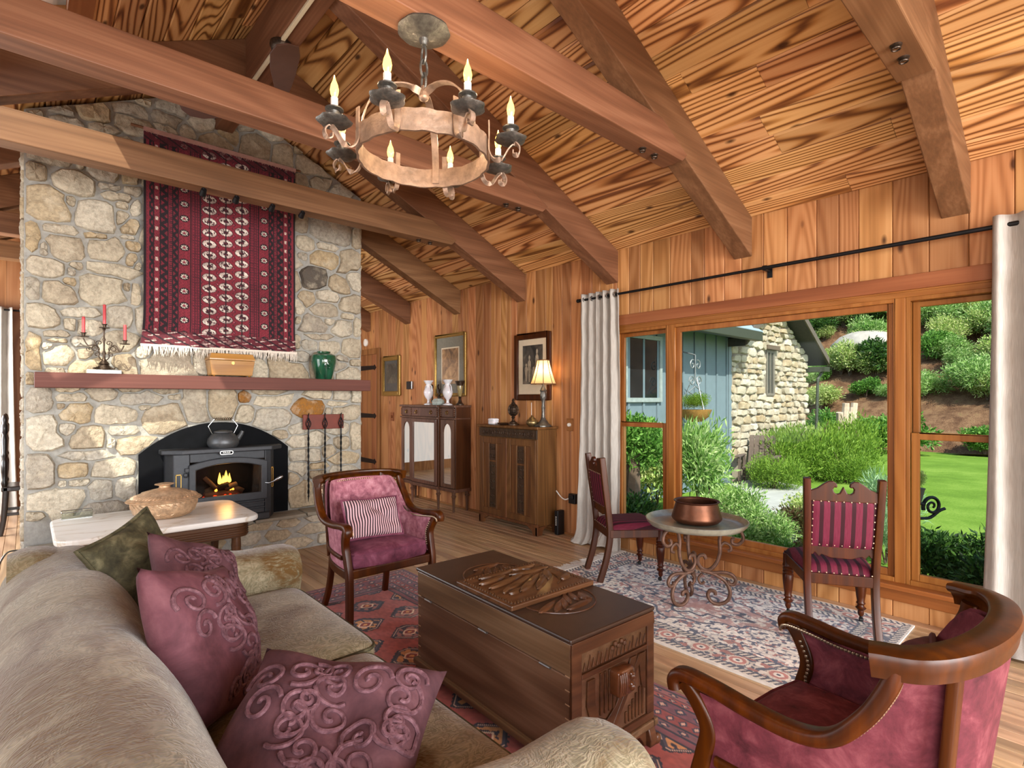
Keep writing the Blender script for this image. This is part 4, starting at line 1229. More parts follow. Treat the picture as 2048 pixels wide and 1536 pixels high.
cv.prism([(.14, .39), (.185, .40), (.185, .25), (.16, .27)], 'y', ye - .006, ye + .002)
for k in range(6):
    cv.box(.06 + k * .021, .071 + k * .021, ye - .005, ye + .002, .155, .20 + k * .017)
for k in range(5):
    cv.box(-.085 + k * .024, -.073 + k * .024, ye - .005, ye + .002, .24, .395)
cv.tube([(-.15 + p[0], ye - .003, .185 + p[1]) for p in spiral(0, 0, .032, 1.0, 0, 1, 18, .8)], .005, 6)
for k in range(5):
    cv.ball((-.02 + k * .018, ye - .004, .47 + .012 * (k % 2)), (.012, .008, .010), 8, 5)
cv.build('end_carving', M['chestc'], ch, bevel=.002)
cl = sbox(MB(), (.02, ye - .018, .345), (.05, .028, .052), .35, .35, 28, 12)
for k in range(4):
    cl.tube([(-.022 + k * .011, ye - .044, .305), (-.022 + k * .011, ye - .049, .345), (-.022 + k * .011, ye - .044, .385)], .005, 6)
cl.ball((.045, ye - .04, .365), (.016, .02, .02), 8, 6); cl.ball((.045, ye - .04, .325), (.015, .02, .022), 8, 6)
cl.build('carved_lock', plain('polished_lock_wood', '#6a4026', .2, var=.3, coat=.5), ch, smooth=True)

# ------------------------------------------------------------ tub armchairs
def pw(v, p): return math.copysign(abs(v) ** p, v)
def make_armchair(name, label, loc, rz, shellm, seatm, innerm):
    t = thing(name, label, 'armchair', loc, rz, 'pair of tub armchairs')
    def U(a, h=0.0, d=0.0):
        return ((.290 + .022 * h - d) * pw(math.cos(a), .62), .215 - (.50 + .06 * h - d) * abs(math.sin(a)) ** .85)
    def zt(y):
        k = min(1, max(0, (-.06 - y) / .19)); k = k * k * (3 - 2 * k)
        return .615 + .235 * k
    D = [U(a, 0, -.012) for a in np.linspace(0, PI, 40)]
    D = [(D[0][0], .24)] + D + [(D[-1][0], .24)]
    MB().prism(D, 'z', .325, .38).build('seat_rail', M['mahog'], t, bevel=.008)
    MB().sweep([U(a, .1, -.006) + (.448,) for a in np.linspace(.05, PI - .05, 40)], rrect(.036, .026, .3)).build('side_rail', M['mahog'], t, smooth=True)
    # upholstered shell
    def shell(d, z0):
        def fn(u, v):
            a = PI * u; h = v
            x, y = U(a, h, d); zz = zt(U(a, 1, d)[1])
            return (x, y, z0 + (zz - z0) * v)
        return fn
    MB().grid(shell(-.004, .375), 48, 10).build('outer_upholstery', shellm, t, smooth='all')
    MB().grid(shell(.022, .40), 48, 10).build('inner_upholstery', innerm, t, smooth='all')
    # seat cushion
    cu = MB()
    lv = [(.375, .95), (.395, .985), (.44, .985), (.463, .96), (.478, .86), (.487, .6), (.492, .3)]
    DD = [U(a, 0, .03) for a in np.linspace(0, PI, 30)]
    DD = DD + [(DD[-1][0] * .98, .225), (DD[-1][0] * .5, .245), (0, .25), (-DD[-1][0] * .5, .245), (DD[0][0] * .98, .225)]
    m_ = len(DD)
    vs = [(x * k, (y + .02) * k - .02, z) for z, k in lv for x, y in DD] + [(0, -.02, .494)]
    fs = [(q * m_ + i, q * m_ + (i + 1) % m_, (q + 1) * m_ + (i + 1) % m_, (q + 1) * m_ + i) for q in range(len(lv) - 1) for i in range(m_)]
    fs += [((len(lv) - 1) * m_ + i, (len(lv) - 1) * m_ + (i + 1) % m_, len(lv) * m_) for i in range(m_)]
    c_ = cu.add(vs, fs).build('seat_cushion', seatm, t, smooth='all')
    MB().tube([(x * .965, (y + .02) * .965 - .02, .462) for x, y in DD], .006, 6, closed=True).build('piping', seatm, c_, smooth=True)
    for s in (-1, 1):
        nails = MB()
        ar = smooth_path([(s * .318, .285, .600), (s * .318, .288, .628), (s * .315, .262, .645), (s * .31, .18, .640), (s * .308, .08, .628), (s * .310, -.03, .628), (s * .312, -.11, .655), (s * .310, -.172, .725), (s * .304, -.212, .80), (s * .298, -.225, .845)], 5)
        MB().sweep(ar, rrect(.052, .036, .4), up=(0, .5, 1)).build('arm_rail', M['mahog'], t, smooth=True)
        fp = smooth_path([(s * .285, .232, 0), (s * .285, .236, .2), (s * .287, .236, .35), (s * .29, .215, .44), (s * .294, .198, .52), (s * .304, .228, .59), (s * .312, .262, .63)], 5)
        MB().sweep(fp, rrect(.040, .046, .2), up=(0, 1, 0)).build('front_leg', M['mahog'], t, smooth=True)
        bl = smooth_path([(s * .225, -.30, 0), (s * .212, -.255, .12), (s * .205, -.225, .26), (s * .2, -.225, .36)], 5)
        MB().sweep(bl, rrect(.034, .04, .2), up=(0, 1, 0)).build('back_leg', M['mahog'], t, smooth=True)
        q = [U(a, .1, -.018) for a in (R(62),)][0]; q2 = U(R(62), 1, -.018)
        MB().sweep([(s * q[0], q[1], .35), (s * (q[0] + q2[0]) / 2, (q[1] + q2[1]) / 2 - .004, .62), (s * q2[0], q2[1], .87)], rrect(.05, .022, .3), up=(0, 1, 0)).build('back_post', M['mahog'], t, smooth=True)
        for k in range(4, len(ar) - 3):
            for f in (0, .5):
                p = ar[k] * (1 - f) + ar[k + 1] * f
                nails.ball((p.x - s * .030, p.y - (.004 if k > 30 else 0), p.z - .022), .0058, 6, 4)
        for z in np.linspace(.44, .585, 12):
            i = min(range(len(fp)), key=lambda j: abs(fp[j].z - z)); p = fp[i]
            nails.ball((p.x - s * .026, p.y - .01, z), .0058, 6, 4)
        nails.build('arm_nailheads', M['nail'], t, smooth=True)
    crest = [(.320, -.185, .862), (.314, -.205, .864)] + [(.304 * math.cos(b_), -.225 - .118 * math.sin(b_), .864 + .012 * math.sin(b_)) for b_ in np.linspace(.05, PI - .05, 36)] + [(-.314, -.205, .864), (-.320, -.185, .862)]
    pr = [(-.016, -.034), (.012, -.036), (.014, -.018), (.022, -.004), (.036, .003), (.041, .010), (.040, .018), (.034, .023), (-.006, .022), (-.020, .016), (-.024, .004), (-.019, -.012)]
    sg = [(-a, b_) for a, b_ in pr]
    MB().sweep(crest, pr, up=(0, 0, 1)).build('crest_rail', M['mahog'], t, smooth=True)
    nails = MB()
    for b_ in np.linspace(.12, PI - .12, 52):
        nails.ball((.276 * math.cos(b_), -.215 - .104 * math.sin(b_), .824 + .012 * math.sin(b_)), .0058, 6, 4)
    nails.build('crest_nailheads', M['nail'], t, smooth=True)
    return t
make_armchair('tub_armchair', 'mahogany tub armchair in pink velvet holding a striped pillow by the hearth', (1.705, 3.24, 0), R(180 - 1), M['pink'], M['plum'], M['pink'])
make_armchair('tub_armchair', 'mahogany tub armchair in crimson velvet in the right foreground seen from behind', (1.637, .497, 0), R(-4), M['crim'], M['crim'], M['crim'])
ts = NT('ticking_stripe', rough=.85)
sx_ = ts.sep(ts.obj())[0]
ts.set(color=ts.mix(ts.ramp(ts.m('FRACT', ts.m('MULTIPLY', sx_, 62)), [(.46, 0.0), (.54, 1.0)]), '#2e161e', '#c9a3a8'))
sp = pillow('striped_pillow', 'burgundy and white ticking stripe pillow on the pink armchair', (1.70, 3.27, .615), (-.10, -.86, .50), (.06, .35, 1), .19, .06, ts.mat, asp=.70, seed=9, piping=M['plum'], k_pinch=.05)
pillow('ruched_pillow', 'small mauve ruched pillow on the crimson foreground armchair', (1.74, .335, .655), (-.15, .92, .30), (.15, -.2, 1), .13, .06, M['mauve'], asp=.8, seed=10, piping=M['mauve'], k_pinch=.04)

# ------------------------------------------------------------ striped side chairs
st = NT('crimson_stripe', rough=.7, spec=.25)
stx = st.sep(st.obj())[0]
fr_ = st.m('FRACT', st.m('MULTIPLY_ADD', stx, 19.0, .25))
st.set(color=st.mix(st.ramp(fr_, [(.36, 0.0), (.42, 1.0)]), '#300c14', st.ramp(st.noise(st.vm('MULTIPLY', st.obj(), (60.0, 4.0, 4.0)), 6, 2), [(.3, '#5c1428'), (.7, '#6c2438')])))
M['stripe'] = st.mat
def make_side_chair(name, label, loc, rz):
    t = thing(name, label, 'chair', loc, rz, 'striped side chairs by the window')
    for s in (-1, 1):
        leg = smooth_path([(s * .168, -.275, 0), (s * .168, -.225, .16), (s * .170, -.195, .34), (s * .172, -.205, .50), (s * .178, -.235, .72), (s * .184, -.262, .945)], 5)
        MB().sweep(leg, rrect(.036, .044, .12), up=(0, 1, 0)).build('back_leg', M['mahog'], t, smooth=True, bevel=.003)
        MB().lathe([(.012, .035), (.018, .05), (.016, .07), (.022, .075), (.030, .085), (.020, .095), (.018, .105), (.026, .115), (.020, .125), (.026, .16), (.032, .22), (.033, .255), (.028, .262), (.034, .272), (.028, .282), (.034, .292), (.028, .302), (.034, .312), (.03, .325), (.03, .39)], 14, (s * .205, .195, 0)).build('front_leg', M['mahog'], t, smooth=True)
        MB().lathe([(.007, .04), (.009, .02)], 8, (s * .205, .195, 0)).tube([(s * .205 - .009, .19, .014), (s * .205 + .009, .19, .014)], .013, 10).build('caster', M['black'], t)
        MB().prism([(s * .172 + a, b_) for a, b_ in ((-.018, -.2), (.018, -.2), (s * .033 + .018, .2), (s * .033 - .018, .2))], 'z', .335, .395).build('side_rail', M['mahog'], t, bevel=.004)
    MB().box(-.22, .22, .178, .21, .335, .395).build('front_rail', M['mahog'], t, bevel=.004)
    MB().box(-.17, .17, -.215, -.185, .335, .395).build('rear_rail', M['mahog'], t, bevel=.004)
    def seat(u, v):
        y = -.2 + .42 * v; hw = .175 + .05 * v; uu = 2 * u - 1
        return (uu * hw, y, .398 + .052 * ((1 - uu ** 6) * (1 - (2 * v - 1) ** 6)) ** .5)
    sc_ = MB().grid(seat, 24, 24)
    sc_.prism([(-.175, -.2), (.175, -.2), (.225, .22), (-.225, .22)], 'z', .385, .40)
    sc_.build('seat', M['stripe'], t, smooth=50)
    # crest with two volutes and a small peak between
    half = [(0.0, .875), (.018, .862), (.034, .858), (.048, .868), (.052, .885), (.044, .897), (.036, .892), (.03, .90), (.034, .918), (.052, .93), (.075, .928), (.10, .912), (.13, .888), (.168, .872)]
    out = [(-x, z) for x, z in reversed(half)] + half[1:] + [(.168, .815), (-.168, .815)]
    out[13] = (0, .90); 
    MB().prism(out, 'y', -.262, -.238).build('crest_rail', M['mahog'], t, bevel=.004)
    sc = [(-.163, .56), (.163, .56), (.163, .505), (.145, .50), (.135, .515), (.115, .492), (.10, .505), (.05, .488), (-.05, .488), (-.10, .505), (-.115, .492), (-.135, .515), (-.145, .50), (-.163, .505)]
    MB().prism(sc, 'y', -.215, -.192).build('lower_rail', M['mahog'], t, bevel=.003)
    def bk(side):
        def fn(u, v):
            uu = 2 * u - 1; z = .55 + .275 * v; yc = -.205 - .042 * v
            return (uu * .163, yc + side * (.010 + .016 * ((1 - uu ** 4) * (1 - (2 * v - 1) ** 4)) ** .5), z)
        return fn
    mb = MB().grid(bk(1), 20, 16).grid(bk(-1), 20, 16)
    mb.build('back_upholstery', M['stripe'], t, smooth='all')
    nl = MB(); ns = MB()
    for k in range(9):
        x = -.15 + .3 * k / 8
        nl.ball((x, -.262, .815), .005, 6, 4); nl.ball((x, -.222, .562), .005, 6, 4); ns.ball((x, -.212, .402), .005, 6, 4)
    for k in range(6):
        z = .59 + .2 * k / 5
        for s in (-1, 1):
            nl.ball((s * .152, -.222 - .042 * (z - .55) / .275, z), .005, 6, 4)
    nl.build('back_nailheads', M['nail'], t, smooth=True)
    ns.build('seat_nailheads', M['nail'], t, smooth=True)
    return t
def face(fx, fy): return math.atan2(-fx, fy)
make_side_chair('side_chair', 'red striped Victorian side chair beside the grey left curtain', (3.545, 2.575, .0105), face(.835, -.55))
make_side_chair('side_chair', 'red striped Victorian side chair seen from behind before the picture window', (3.60, 1.12, .0105), face(.86, .50))

# ------------------------------------------------------------ iron scroll table, copper pot
tb = thing('scroll_table', 'round metal tray table on rusty scrolled iron legs', 'table', (3.385, 1.885, .0105))
MB().lathe([(0, .532), (.26, .528), (.305, .532), (.325, .552), (.334, .574), (.327, .576), (.316, .556), (.298, .541), (.26, .5395), (.15, .5415), (.14, .540), (0, .540)], 48).build('tray_top', M['traym'], tb, smooth=True)
ring = MB().tube([(.2 * math.cos(a), .2 * math.sin(a), .525) for a in np.linspace(0, 2 * PI, 30, endpoint=False)], .006, 6, closed=True)
ring.build('ring', M['rustiron'], tb, smooth=True)
for ang in (50, 165, 300):
    ca, sa = math.cos(R(ang)), math.sin(R(ang))
    lg = MB()
    for pts, r in (([(.24, .53), (.285, .50), (.295, .455), (.265, .42), (.23, .425), (.228, .45), (.245, .455)], .0085),
                   ([(.20, .525), (.165, .50), (.15, .44), (.152, .36), (.13, .285), (.085, .235), (.04, .238), (.012, .275), (.018, .32), (.05, .33), (.062, .305)], .0095),
                   ([(.155, .40), (.18, .425), (.215, .41), (.22, .38), (.2, .37)], .0075),
                   ([(.03, .225), (.10, .215), (.17, .225), (.225, .215), (.25, .18), (.235, .15), (.205, .155), (.205, .175)], .009),
                   ([(.06, .222), (.12, .205), (.185, .165), (.215, .10), (.20, .04), (.15, .01), (.10, .02), (.075, .06), (.09, .095), (.12, .09), (.122, .07)], .0095),
                   ([(.04, .205), (.015, .17), (.03, .135), (.055, .15)], .007)):
        lg.tube([(p.x * ca, p.x * sa, p.y) for p in smooth_path([(a, b_, 0) for a, b_ in pts], 5)], r * 1.3, 8)
    lg.build('scroll_leg', M['rustiron'], tb, smooth=True)
pt = thing('copper_pot', 'wide hammered copper pot with flared rim on the tray table', 'pot', (3.40, 1.89, .553))
MB().lathe([(0, .002), (.10, 0), (.14, .010), (.160, .028), (.165, .040), (.162, .052), (.151, .09), (.139, .134), (.138, .142), (.150, .149), (.151, .153), (.146, .155), (.133, .148), (.133, .136), (.146, .09), (.156, .05), (.15, .03), (.1, .012), (0, .010)], 40).build('body', M['copper'], pt, smooth=True)

# ------------------------------------------------------------ marble topped table by the hearth
mt = thing('marble_table', 'white marble topped wooden table between the sofa and the hearth', 'table', (.695, 4.58, 0))
tp = [(p[0], p[1]) for p in rrect(1.16, .86, .13, 6)]
MB().prism(tp, 'z', .512, .552).build('marble_top', M['marble'], mt, bevel=.012)
ap = [(p[0], p[1]) for p in rrect(1.04, .74, .12, 6)]
MB().prism(ap, 'z', .40, .511).build('apron', M['chestc'], mt, bevel=.004)
rd = MB()
for z in (.415, .43, .445, .46, .475):
    rd.tube([(p[0] * 1.004, p[1] * 1.006, z) for p in ap], .005, 6, closed=True)
rd.build('reeding', M['chestc'], mt, smooth=True)
for sx in (-1, 1):
    for sy in (-1, 1):
        MB().lathe([(.022, 0), (.03, .03), (.02, .06), (.026, .2), (.034, .33), (.03, .4)], 12, (sx * .44, sy * .3, 0)).build('leg', M['chestc'], mt, smooth=True)
tu = thing('copper_tureen', 'embossed copper oval lidded dish on the marble table', 'tureen', (.735, 4.56, .552))
MB().lathe([(0, .002), (.13, 0), (.165, .015), (.195, .05), (.205, .09), (.204, .115), (.235, .125), (.236, .130), (.2, .130), (0, .125)], 44, sy=.82).build('bowl', M['copperl'], tu, smooth=True)
lid = MB().lathe([(.225, .131), (.228, .138), (.2, .150), (.192, .158), (.15, .175), (.142, .184), (.08, .2), (.04, .208), (.034, .215), (.035, .225), (.06, .234), (.062, .239), (.03, .245), (0, .246)], 44, sy=.82, rfun=lambda a, i: 1 + (.06 * math.sin(8 * a) if i in (10, 11) else 0)).build('lid', M['copperl'], tu, smooth=True)
gd = MB()
for k in range(52):
    a = 2 * PI * k / 52
    gd.tube([(.205 * math.cos(a), .205 * .82 * math.sin(a), .148), (.196 * math.cos(a + .06), .196 * .82 * math.sin(a + .06), .155), (.168 * math.cos(a + .12), .168 * .82 * math.sin(a + .12), .168)], [.005, .006, .002], 5)
gd.build('gadrooned_border', M['copperl'], lid, smooth=True)
g2 = MB()
for k in range(30):
    a = 2 * PI * k / 30
    g2.tube([(.206 * math.cos(a + .1 * q), .206 * .82 * math.sin(a + .1 * q), .112 - .012 * q) for q in range(4)], [.004, .0045, .003, .001], 5)
    q0 = spiral(0, 0, .018, 1.1, k, 1 if k % 2 else -1, 14)
    g2.tube([((.19 + .2 * (z + .0)) * math.cos(a + x / .2), (.19 + .2 * z) * .82 * math.sin(a + x / .2), .05 + z) for x, z in q0], .0025, 4)
g2.build('chased_pattern', M['copperl'], tu, smooth=True)
tr = thing('tray_box', 'shallow clear tray with silver rim on the marble table', 'tray', (.262, 4.94, .552))
frt = MB()
for (x0, x1, y0, y1) in ((-.085, .085, -.05, -.044), (-.085, .085, .044, .05), (-.085, -.079, -.05, .05), (.079, .085, -.05, .05)):
    frt.box(x0, x1, y0, y1, .0, .05)
frt.build('clear_walls', M['glass'], tr)
rm = MB().tube([(p[0], p[1], .05) for p in rrect(.172, .102, .1, 2)], .003, 6, closed=True)
rm.box(-.085, .085, -.05, .05, 0, .006)
rm.build('silver_rim', M['steel'], tr, smooth=True)
bk_ = thing('pinecone_tray', 'dark low tray of pinecones on the raised hearth', 'tray', (.62, 5.16, HZ + .003))
MB().box(-.17, .17, -.06, .06, 0, .02).build('tray', M['blackp'], bk_, bevel=.004)
pc = MB()
for k in range(46):
    c = (random.uniform(-.15, .15), random.uniform(-.045, .045), .03 + random.uniform(0, .03))
    for q in range(4):
        pc.lathe([(.004, q * .006), (.015 - .002 * q, q * .006 + .003), (.004, q * .006 + .006)], 6, c)
tag(pc.build('pinecones', plain('pinecone', '#5a463a', .8, var=.5, nscale=60), bk_), kind='stuff')
# ------------------------------------------------------------ mirrored cabinet
c1 = thing('mirrored_cabinet', 'tall walnut side cabinet with mirrored doors and three drawers', 'cabinet', (4.0, 6.02, 0))
XB = XR - .012
def cw(mb, n, m=None, p=None, **k): return W(mb, n, m or M['walnut'], c1, p, **k)
secs = ((5.38, 5.70, 3.90), (5.70, 6.35, 3.865), (6.35, 6.66, 3.90))
b = MB()
for y0, y1, xf in secs:
    b.box(xf + .012, XB, y0, y1, .27, 1.30)
cw(b, 'carcase', M['walnutd'], bevel=.003)
mm = [MB(), MB(), MB()]
for y0, y1, xf in secs:
    mm[0].box(xf - .018, XB, y0 - (.018 if y0 < 5.4 else .0), y1 + (.018 if y1 > 6.5 else 0), 1.295, 1.322)
    mm[1].box(xf - .012, XB, y0 - (.01 if y0 < 5.4 else 0), y1 + (.01 if y1 > 6.5 else 0), 1.145, 1.165)
    mm[2].box(xf - .014, XB, y0 - (.012 if y0 < 5.4 else 0), y1 + (.012 if y1 > 6.5 else 0), .245, .285)
for q, nm in zip(mm, ('top_moulding', 'waist_moulding', 'base_moulding')):
    cw(q, nm, bevel=.004)
for y0, y1, xf in secs:
    d = cw(MB().box(xf - .004, xf + .014, y0 + .035, y1 - .035, 1.175, 1.285), 'drawer', bevel=.004)
    for yy in ([(y0 + y1) / 2] if y1 - y0 < .5 else [y0 + .15, y1 - .15]):
        cw(MB().tube([(xf - .012, yy + .022 * math.cos(a), 1.228 + .022 * math.sin(a)) for a in np.linspace(0, 2 * PI, 14, endpoint=False)], .004, 5, closed=True).ball((xf - .008, yy, 1.245), (.008, .010, .010)), 'ring_pull', M['brass'], d, smooth=True)
    cb = MB()
    for yy in (y0 + .017, y1 - .017):
        for q in range(4):
            cb.ball((xf, yy, 1.195 + q * .024), (.012, .014, .014), 8, 5)
    cw(cb, 'carved_block', smooth=True)
    w_ = y1 - y0
    if w_ > .5:
        ou = [(y0 + .03, .295), (y1 - .03, .295), (y1 - .03, 1.14), (y0 + .03, 1.14)]; inn = [(y0 + .075, .34), (y1 - .075, .34), (y1 - .075, 1.095), (y0 + .075, 1.095)]
    else:
        a0, a1 = y0 + .075, y1 - .075
        arc = [((a0 + a1) / 2 + (a1 - a0) / 2 * math.cos(a), .98 + .11 * math.sin(a)) for a in np.linspace(0, PI, 11)]
        inn = [(a0, .34), (a1, .34)] + arc
        ou = [(y0 + .02, .295), (y1 - .02, .295)] + [(y1 - .02 - (y1 - y0 - .04) * k / 10, 1.14) for k in range(11)]
    n = len(ou)
    rp = MB()
    vs = [(x, p[0], p[1]) for x in (xf - .008, xf + .012) for p in ou + inn]
    fs = []
    for i in range(n):
        j = (i + 1) % n
        fs += [(i, j, n + j, n + i), (2 * n + n + i, 2 * n + n + j, 2 * n + j, 2 * n + i), (i, 2 * n + i, 2 * n + j, j), (n + i, n + j, 3 * n + j, 3 * n + i)]
    dd = cw(rp.add(vs, fs), 'door', bevel=.003)
    cw(MB().prism(inn, 'x', xf + .002, xf + .006), 'mirror', M['mirror'], dd)
for (x, y) in ((3.905, 5.41), (3.885, 5.715), (3.885, 6.335), (3.905, 6.62), (4.11, 5.41), (4.11, 6.62)):
    cw(MB().lathe([(.013, 0), (.02, .16), (.024, .18), (.032, .19), (.032, .2), (.022, .21), (.026, .25)], 12, (x, y, 0)), 'leg', smooth=True)

# ------------------------------------------------------------ carved oak cabinet
c2 = thing('oak_cabinet', 'dark oak two-door cabinet with carved panels under the table lamp', 'cabinet', (4.0, 4.36, 0))
def cx(mb, n, m=None, p=None, **k): return W(mb, n, m or M['oak'], c2, p, **k)
Y0, Y1, XF = 3.90, 4.83, 3.86
cx(MB().box(XF, XB, Y0, Y1, .09, 1.085), 'carcase', bevel=.004)
cx(MB().box(XF - .03, XB, Y0 - .03, Y1 + .03, 1.087, 1.112), 'top', bevel=.006)
fz_ = cx(MB().box(XF - .014, XF + .002, Y0 - .002, Y1 + .002, .985, 1.08), 'frieze', M['oakd'], bevel=.003)
f = MB()
for k in range(13):
    s = spiral(Y0 + .06 + k * .0675, 1.032, .028, 1.3, k * 2.0, 1 if k % 2 else -1, 16)
    f.tube([(XF - .015, p[0], p[1]) for p in s], .005, 5)
cx(f, 'carved_scrolls', M['oakd'], fz_, smooth=True)
for (d0, d1) in ((Y0 + .01, 4.362), (4.368, Y1 - .01)):
    mid = (d0 + d1) / 2
    fr_ = MB()
    for (a, c_, z0, z1) in ((d0, d0 + .07, .12, .975), (d1 - .07, d1, .12, .975), (d0 + .07, d1 - .07, .12, .185), (d0 + .07, d1 - .07, .91, .975), (mid - .075, mid - .055, .185, .91), (mid + .055, mid + .075, .185, .91)):
        fr_.box(XF - .02, XF + .002, a, c_, z0, z1)
    do = cx(fr_, 'door', bevel=.003)
    cx(MB().box(XF - .008, XF + .002, d0 + .07, d1 - .07, .185, .91), 'door_panel', M['oak'], do)
    for (z0, z1) in ((.72, .90), (.195, .70)):
        pn_ = MB().box(XF - .013, XF, mid - .054, mid + .054, z0, z1)
        cx(pn_, 'carved_panel', M['oakd'], do, bevel=.003)
        sc = MB()
        nn = max(2, int((z1 - z0) / .075))
        for k in range(nn):
            zc = z0 + (k + .5) * (z1 - z0) / nn
            for s in (-1, 1):
                sc.tube([(XF - .014, p[0], p[1]) for p in spiral(mid + s * .022, zc, .022, 1.2, k + s, s, 14)], .0045, 5)
            sc.ball((XF - .014, mid, zc), (.006, .010, .016), 6, 4)
        cx(sc, 'carved_scrolls', M['oakd'], do, smooth=True)
cx(MB().box(XF - .026, XF - .004, 4.352, 4.378, .12, .975), 'door_stop', bevel=.003)
cx(MB().box(XF - .012, XF + .02, Y0 - .01, Y1 + .01, .085, .115), 'base_moulding', bevel=.004)
for (ya, yb) in ((Y0, Y0 + .15), (Y1, Y1 - .15)):
    s = 1 if yb > ya else -1
    cx(MB().prism([(ya - s * .008, .09), (yb, .09), (yb - s * .03, .07), (ya + s * .07, .045), (ya + s * .055, 0), (ya - s * .008, 0)], 'x', XF - .012, XF + .03), 'bracket_foot', bevel=.004)
    cx(MB().prism([(XF - .012, .09), (XF + .13, .09), (XF + .08, .05), (XF + .06, 0), (XF - .012, 0)], 'y', ya - s * .009, ya + s * .02), 'bracket_foot', bevel=.004)
    cx(MB().prism([(XB, .09), (XB - .1, .09), (XB - .05, .05), (XB - .04, 0), (XB, 0)], 'y', ya - s * .009, ya + s * .02), 'bracket_foot', bevel=.004)

# ornaments on the cabinets
def lathe_thing(name, label, cat, loc, parts, group=None, n=24):
    t = thing(name, label, cat, loc, 0, group)
    for nm, prof, mat in parts:
        rf = None
        if nm == 'scalloped_rim':
            rf = lambda a, i: 1 + .07 * math.sin(10 * a) * (i > 0)
        MB().lathe(prof, n, rfun=rf).build(nm, mat, t, smooth=True)
    return t
vprof = [(0, 0), (.062, 0), (.062, .012), (.045, .018), (.02, .03), (.016, .06), (.024, .075), (.045, .10), (.062, .14), (.066, .17), (.06, .195), (.04, .225), (.032, .24), (.034, .275)]
for (x, y, z, lb) in ((3.99, 6.10, 1.322, 'white milk glass urn vase further from the lamp'), (3.99, 5.66, 1.322, 'white milk glass urn vase in front of the gilt framed picture')):
    t = lathe_thing('milk_glass_vase', lb, 'vase', (x, y, z), [('body', vprof, M['opaline']), ('scalloped_rim', [(.034, .273), (.05, .30), (.062, .325), (.056, .325), (.03, .28)], M['opaline'])], 'pair of white urn vases')
    for s in (-1, 1):
        MB().tube(smooth_path([(0, s * .06, .16), (0, s * .085, .19), (0, s * .075, .24), (0, s * .045, .265)], 4), .007, 6).build('handle', M['opaline'], t, smooth=True)
t = thing('bronze_figurine', 'dark bronze openwork stand behind the further white urn', 'figurine', (4.07, 6.06, 1.322))
g = MB().lathe([(.06, 0), (.05, .02), (.02, .03)], 14)
for s in (-1, 1):
    g.tube(smooth_path([(0, s * .02, .025), (0, s * .085, .05), (0, s * .07, .10), (0, s * .10, .14), (0, s * .085, .19), (0, s * .06, .24), (0, s * .075, .27)], 5), .011, 7)
    for k in range(4):
        g.ball((0, s * (.085 + .01 * (k % 2)), .05 + k * .05), .015, 8, 5)
g.build('stand', M['bronze'], t, smooth=True)
cg = glass_mat('cut_glass', (.85, .9, .88), .05)
t = thing('glass_box', 'small cut glass trinket box between the white urns', 'box', (3.98, 5.86, 1.322))
taper(MB(), .05, .06, 0, .056, .066, .05).build('box', plain('frosted_glass', '#a9b4ae', .15, var=.25, nscale=40), t, bevel=.004)
taper(MB(), .058, .068, .051, .03, .04, .085).build('lid', plain('frosted_glass_lid', '#b5bfb9', .15, var=.25, nscale=40), t, bevel=.004)
t = lathe_thing('bronze_candle_lamp', 'bronze candlestick with amber glass holder and flared top', 'candlestick', (4.05, 5.48, 1.322),
    [('base', [(0, 0), (.052, 0), (.05, .015), (.03, .03), (.022, .05), (.012, .08), (.02, .095), (.012, .11)], M['bronze']),
     ('glass_cup', [(.016, .11), (.03, .15), (.038, .21), (.038, .245)], plain('amber_glass', '#8a7a52', .15, var=.3, nscale=30)),
     ('scalloped_rim', [(.038, .245), (.04, .255), (.06, .305), (.054, .305), (.034, .25)], M['bronze'])])
# small things on the oak cabinet
t = thing('porcelain_box', 'small white porcelain lidded box on the oak cabinet', 'box', (3.93, 4.68, 1.112))
sbox(MB(), (0, 0, .022), (.045, .058, .022), .5, .4, 28, 10).build('box', M['opaline'], t, smooth=True)
sbox(MB(), (0, 0, .052), (.047, .06, .02), .5, .6, 28, 10).build('lid', M['opaline'], t, smooth=True)
t = thing('dark_dish', 'small dark wooden dish on the oak cabinet', 'dish', (3.92, 4.50, 1.112))
MB().lathe([(0, .0), (.03, 0), (.055, .012), (.07, .022), (.066, .024), (.05, .015), (0, .006)], 24).build('bowl', M['oakd'], t, smooth=True)
t = thing('openwork_ornament', 'dark pierced metal orb ornament with finial on a round foot', 'ornament', (3.98, 4.40, 1.112))
MB().lathe([(0, 0), (.068, 0), (.066, .014), (.045, .022), (.042, .032), (.02, .045), (.012, .07), (.022, .085), (.012, .10)], 20).build('foot', M['bronze'], t, smooth=True)
g = MB()
for k in range(8):
    a0 = k * PI / 8
    g.tube([(.058 * math.cos(a0) * math.cos(a), .058 * math.sin(a0) * math.cos(a), .168 + .07 * math.sin(a)) for a in np.linspace(0, 2 * PI, 22, endpoint=False)], .0035, 5, closed=True)
for zz in (-.04, 0, .04):
    r = .058 * math.sqrt(1 - (zz / .07) ** 2)
    g.tube([(r * math.cos(a), r * math.sin(a), .168 + zz) for a in np.linspace(0, 2 * PI, 20, endpoint=False)], .005, 5, closed=True)
g.ball((0, 0, .168), (.048, .048, .058), 12, 8)
g.build('orb', M['bronze'], t, smooth=True)
MB().lathe([(.02, .235), (.024, .245), (.012, .258), (.018, .27), (.008, .29), (0, .30)], 12).build('finial', M['bronze'], t, smooth=True)
t = thing('brass_pot', 'squat brass lidded pot with a tall thin stick on the oak cabinet', 'pot', (3.95, 4.07, 1.112))
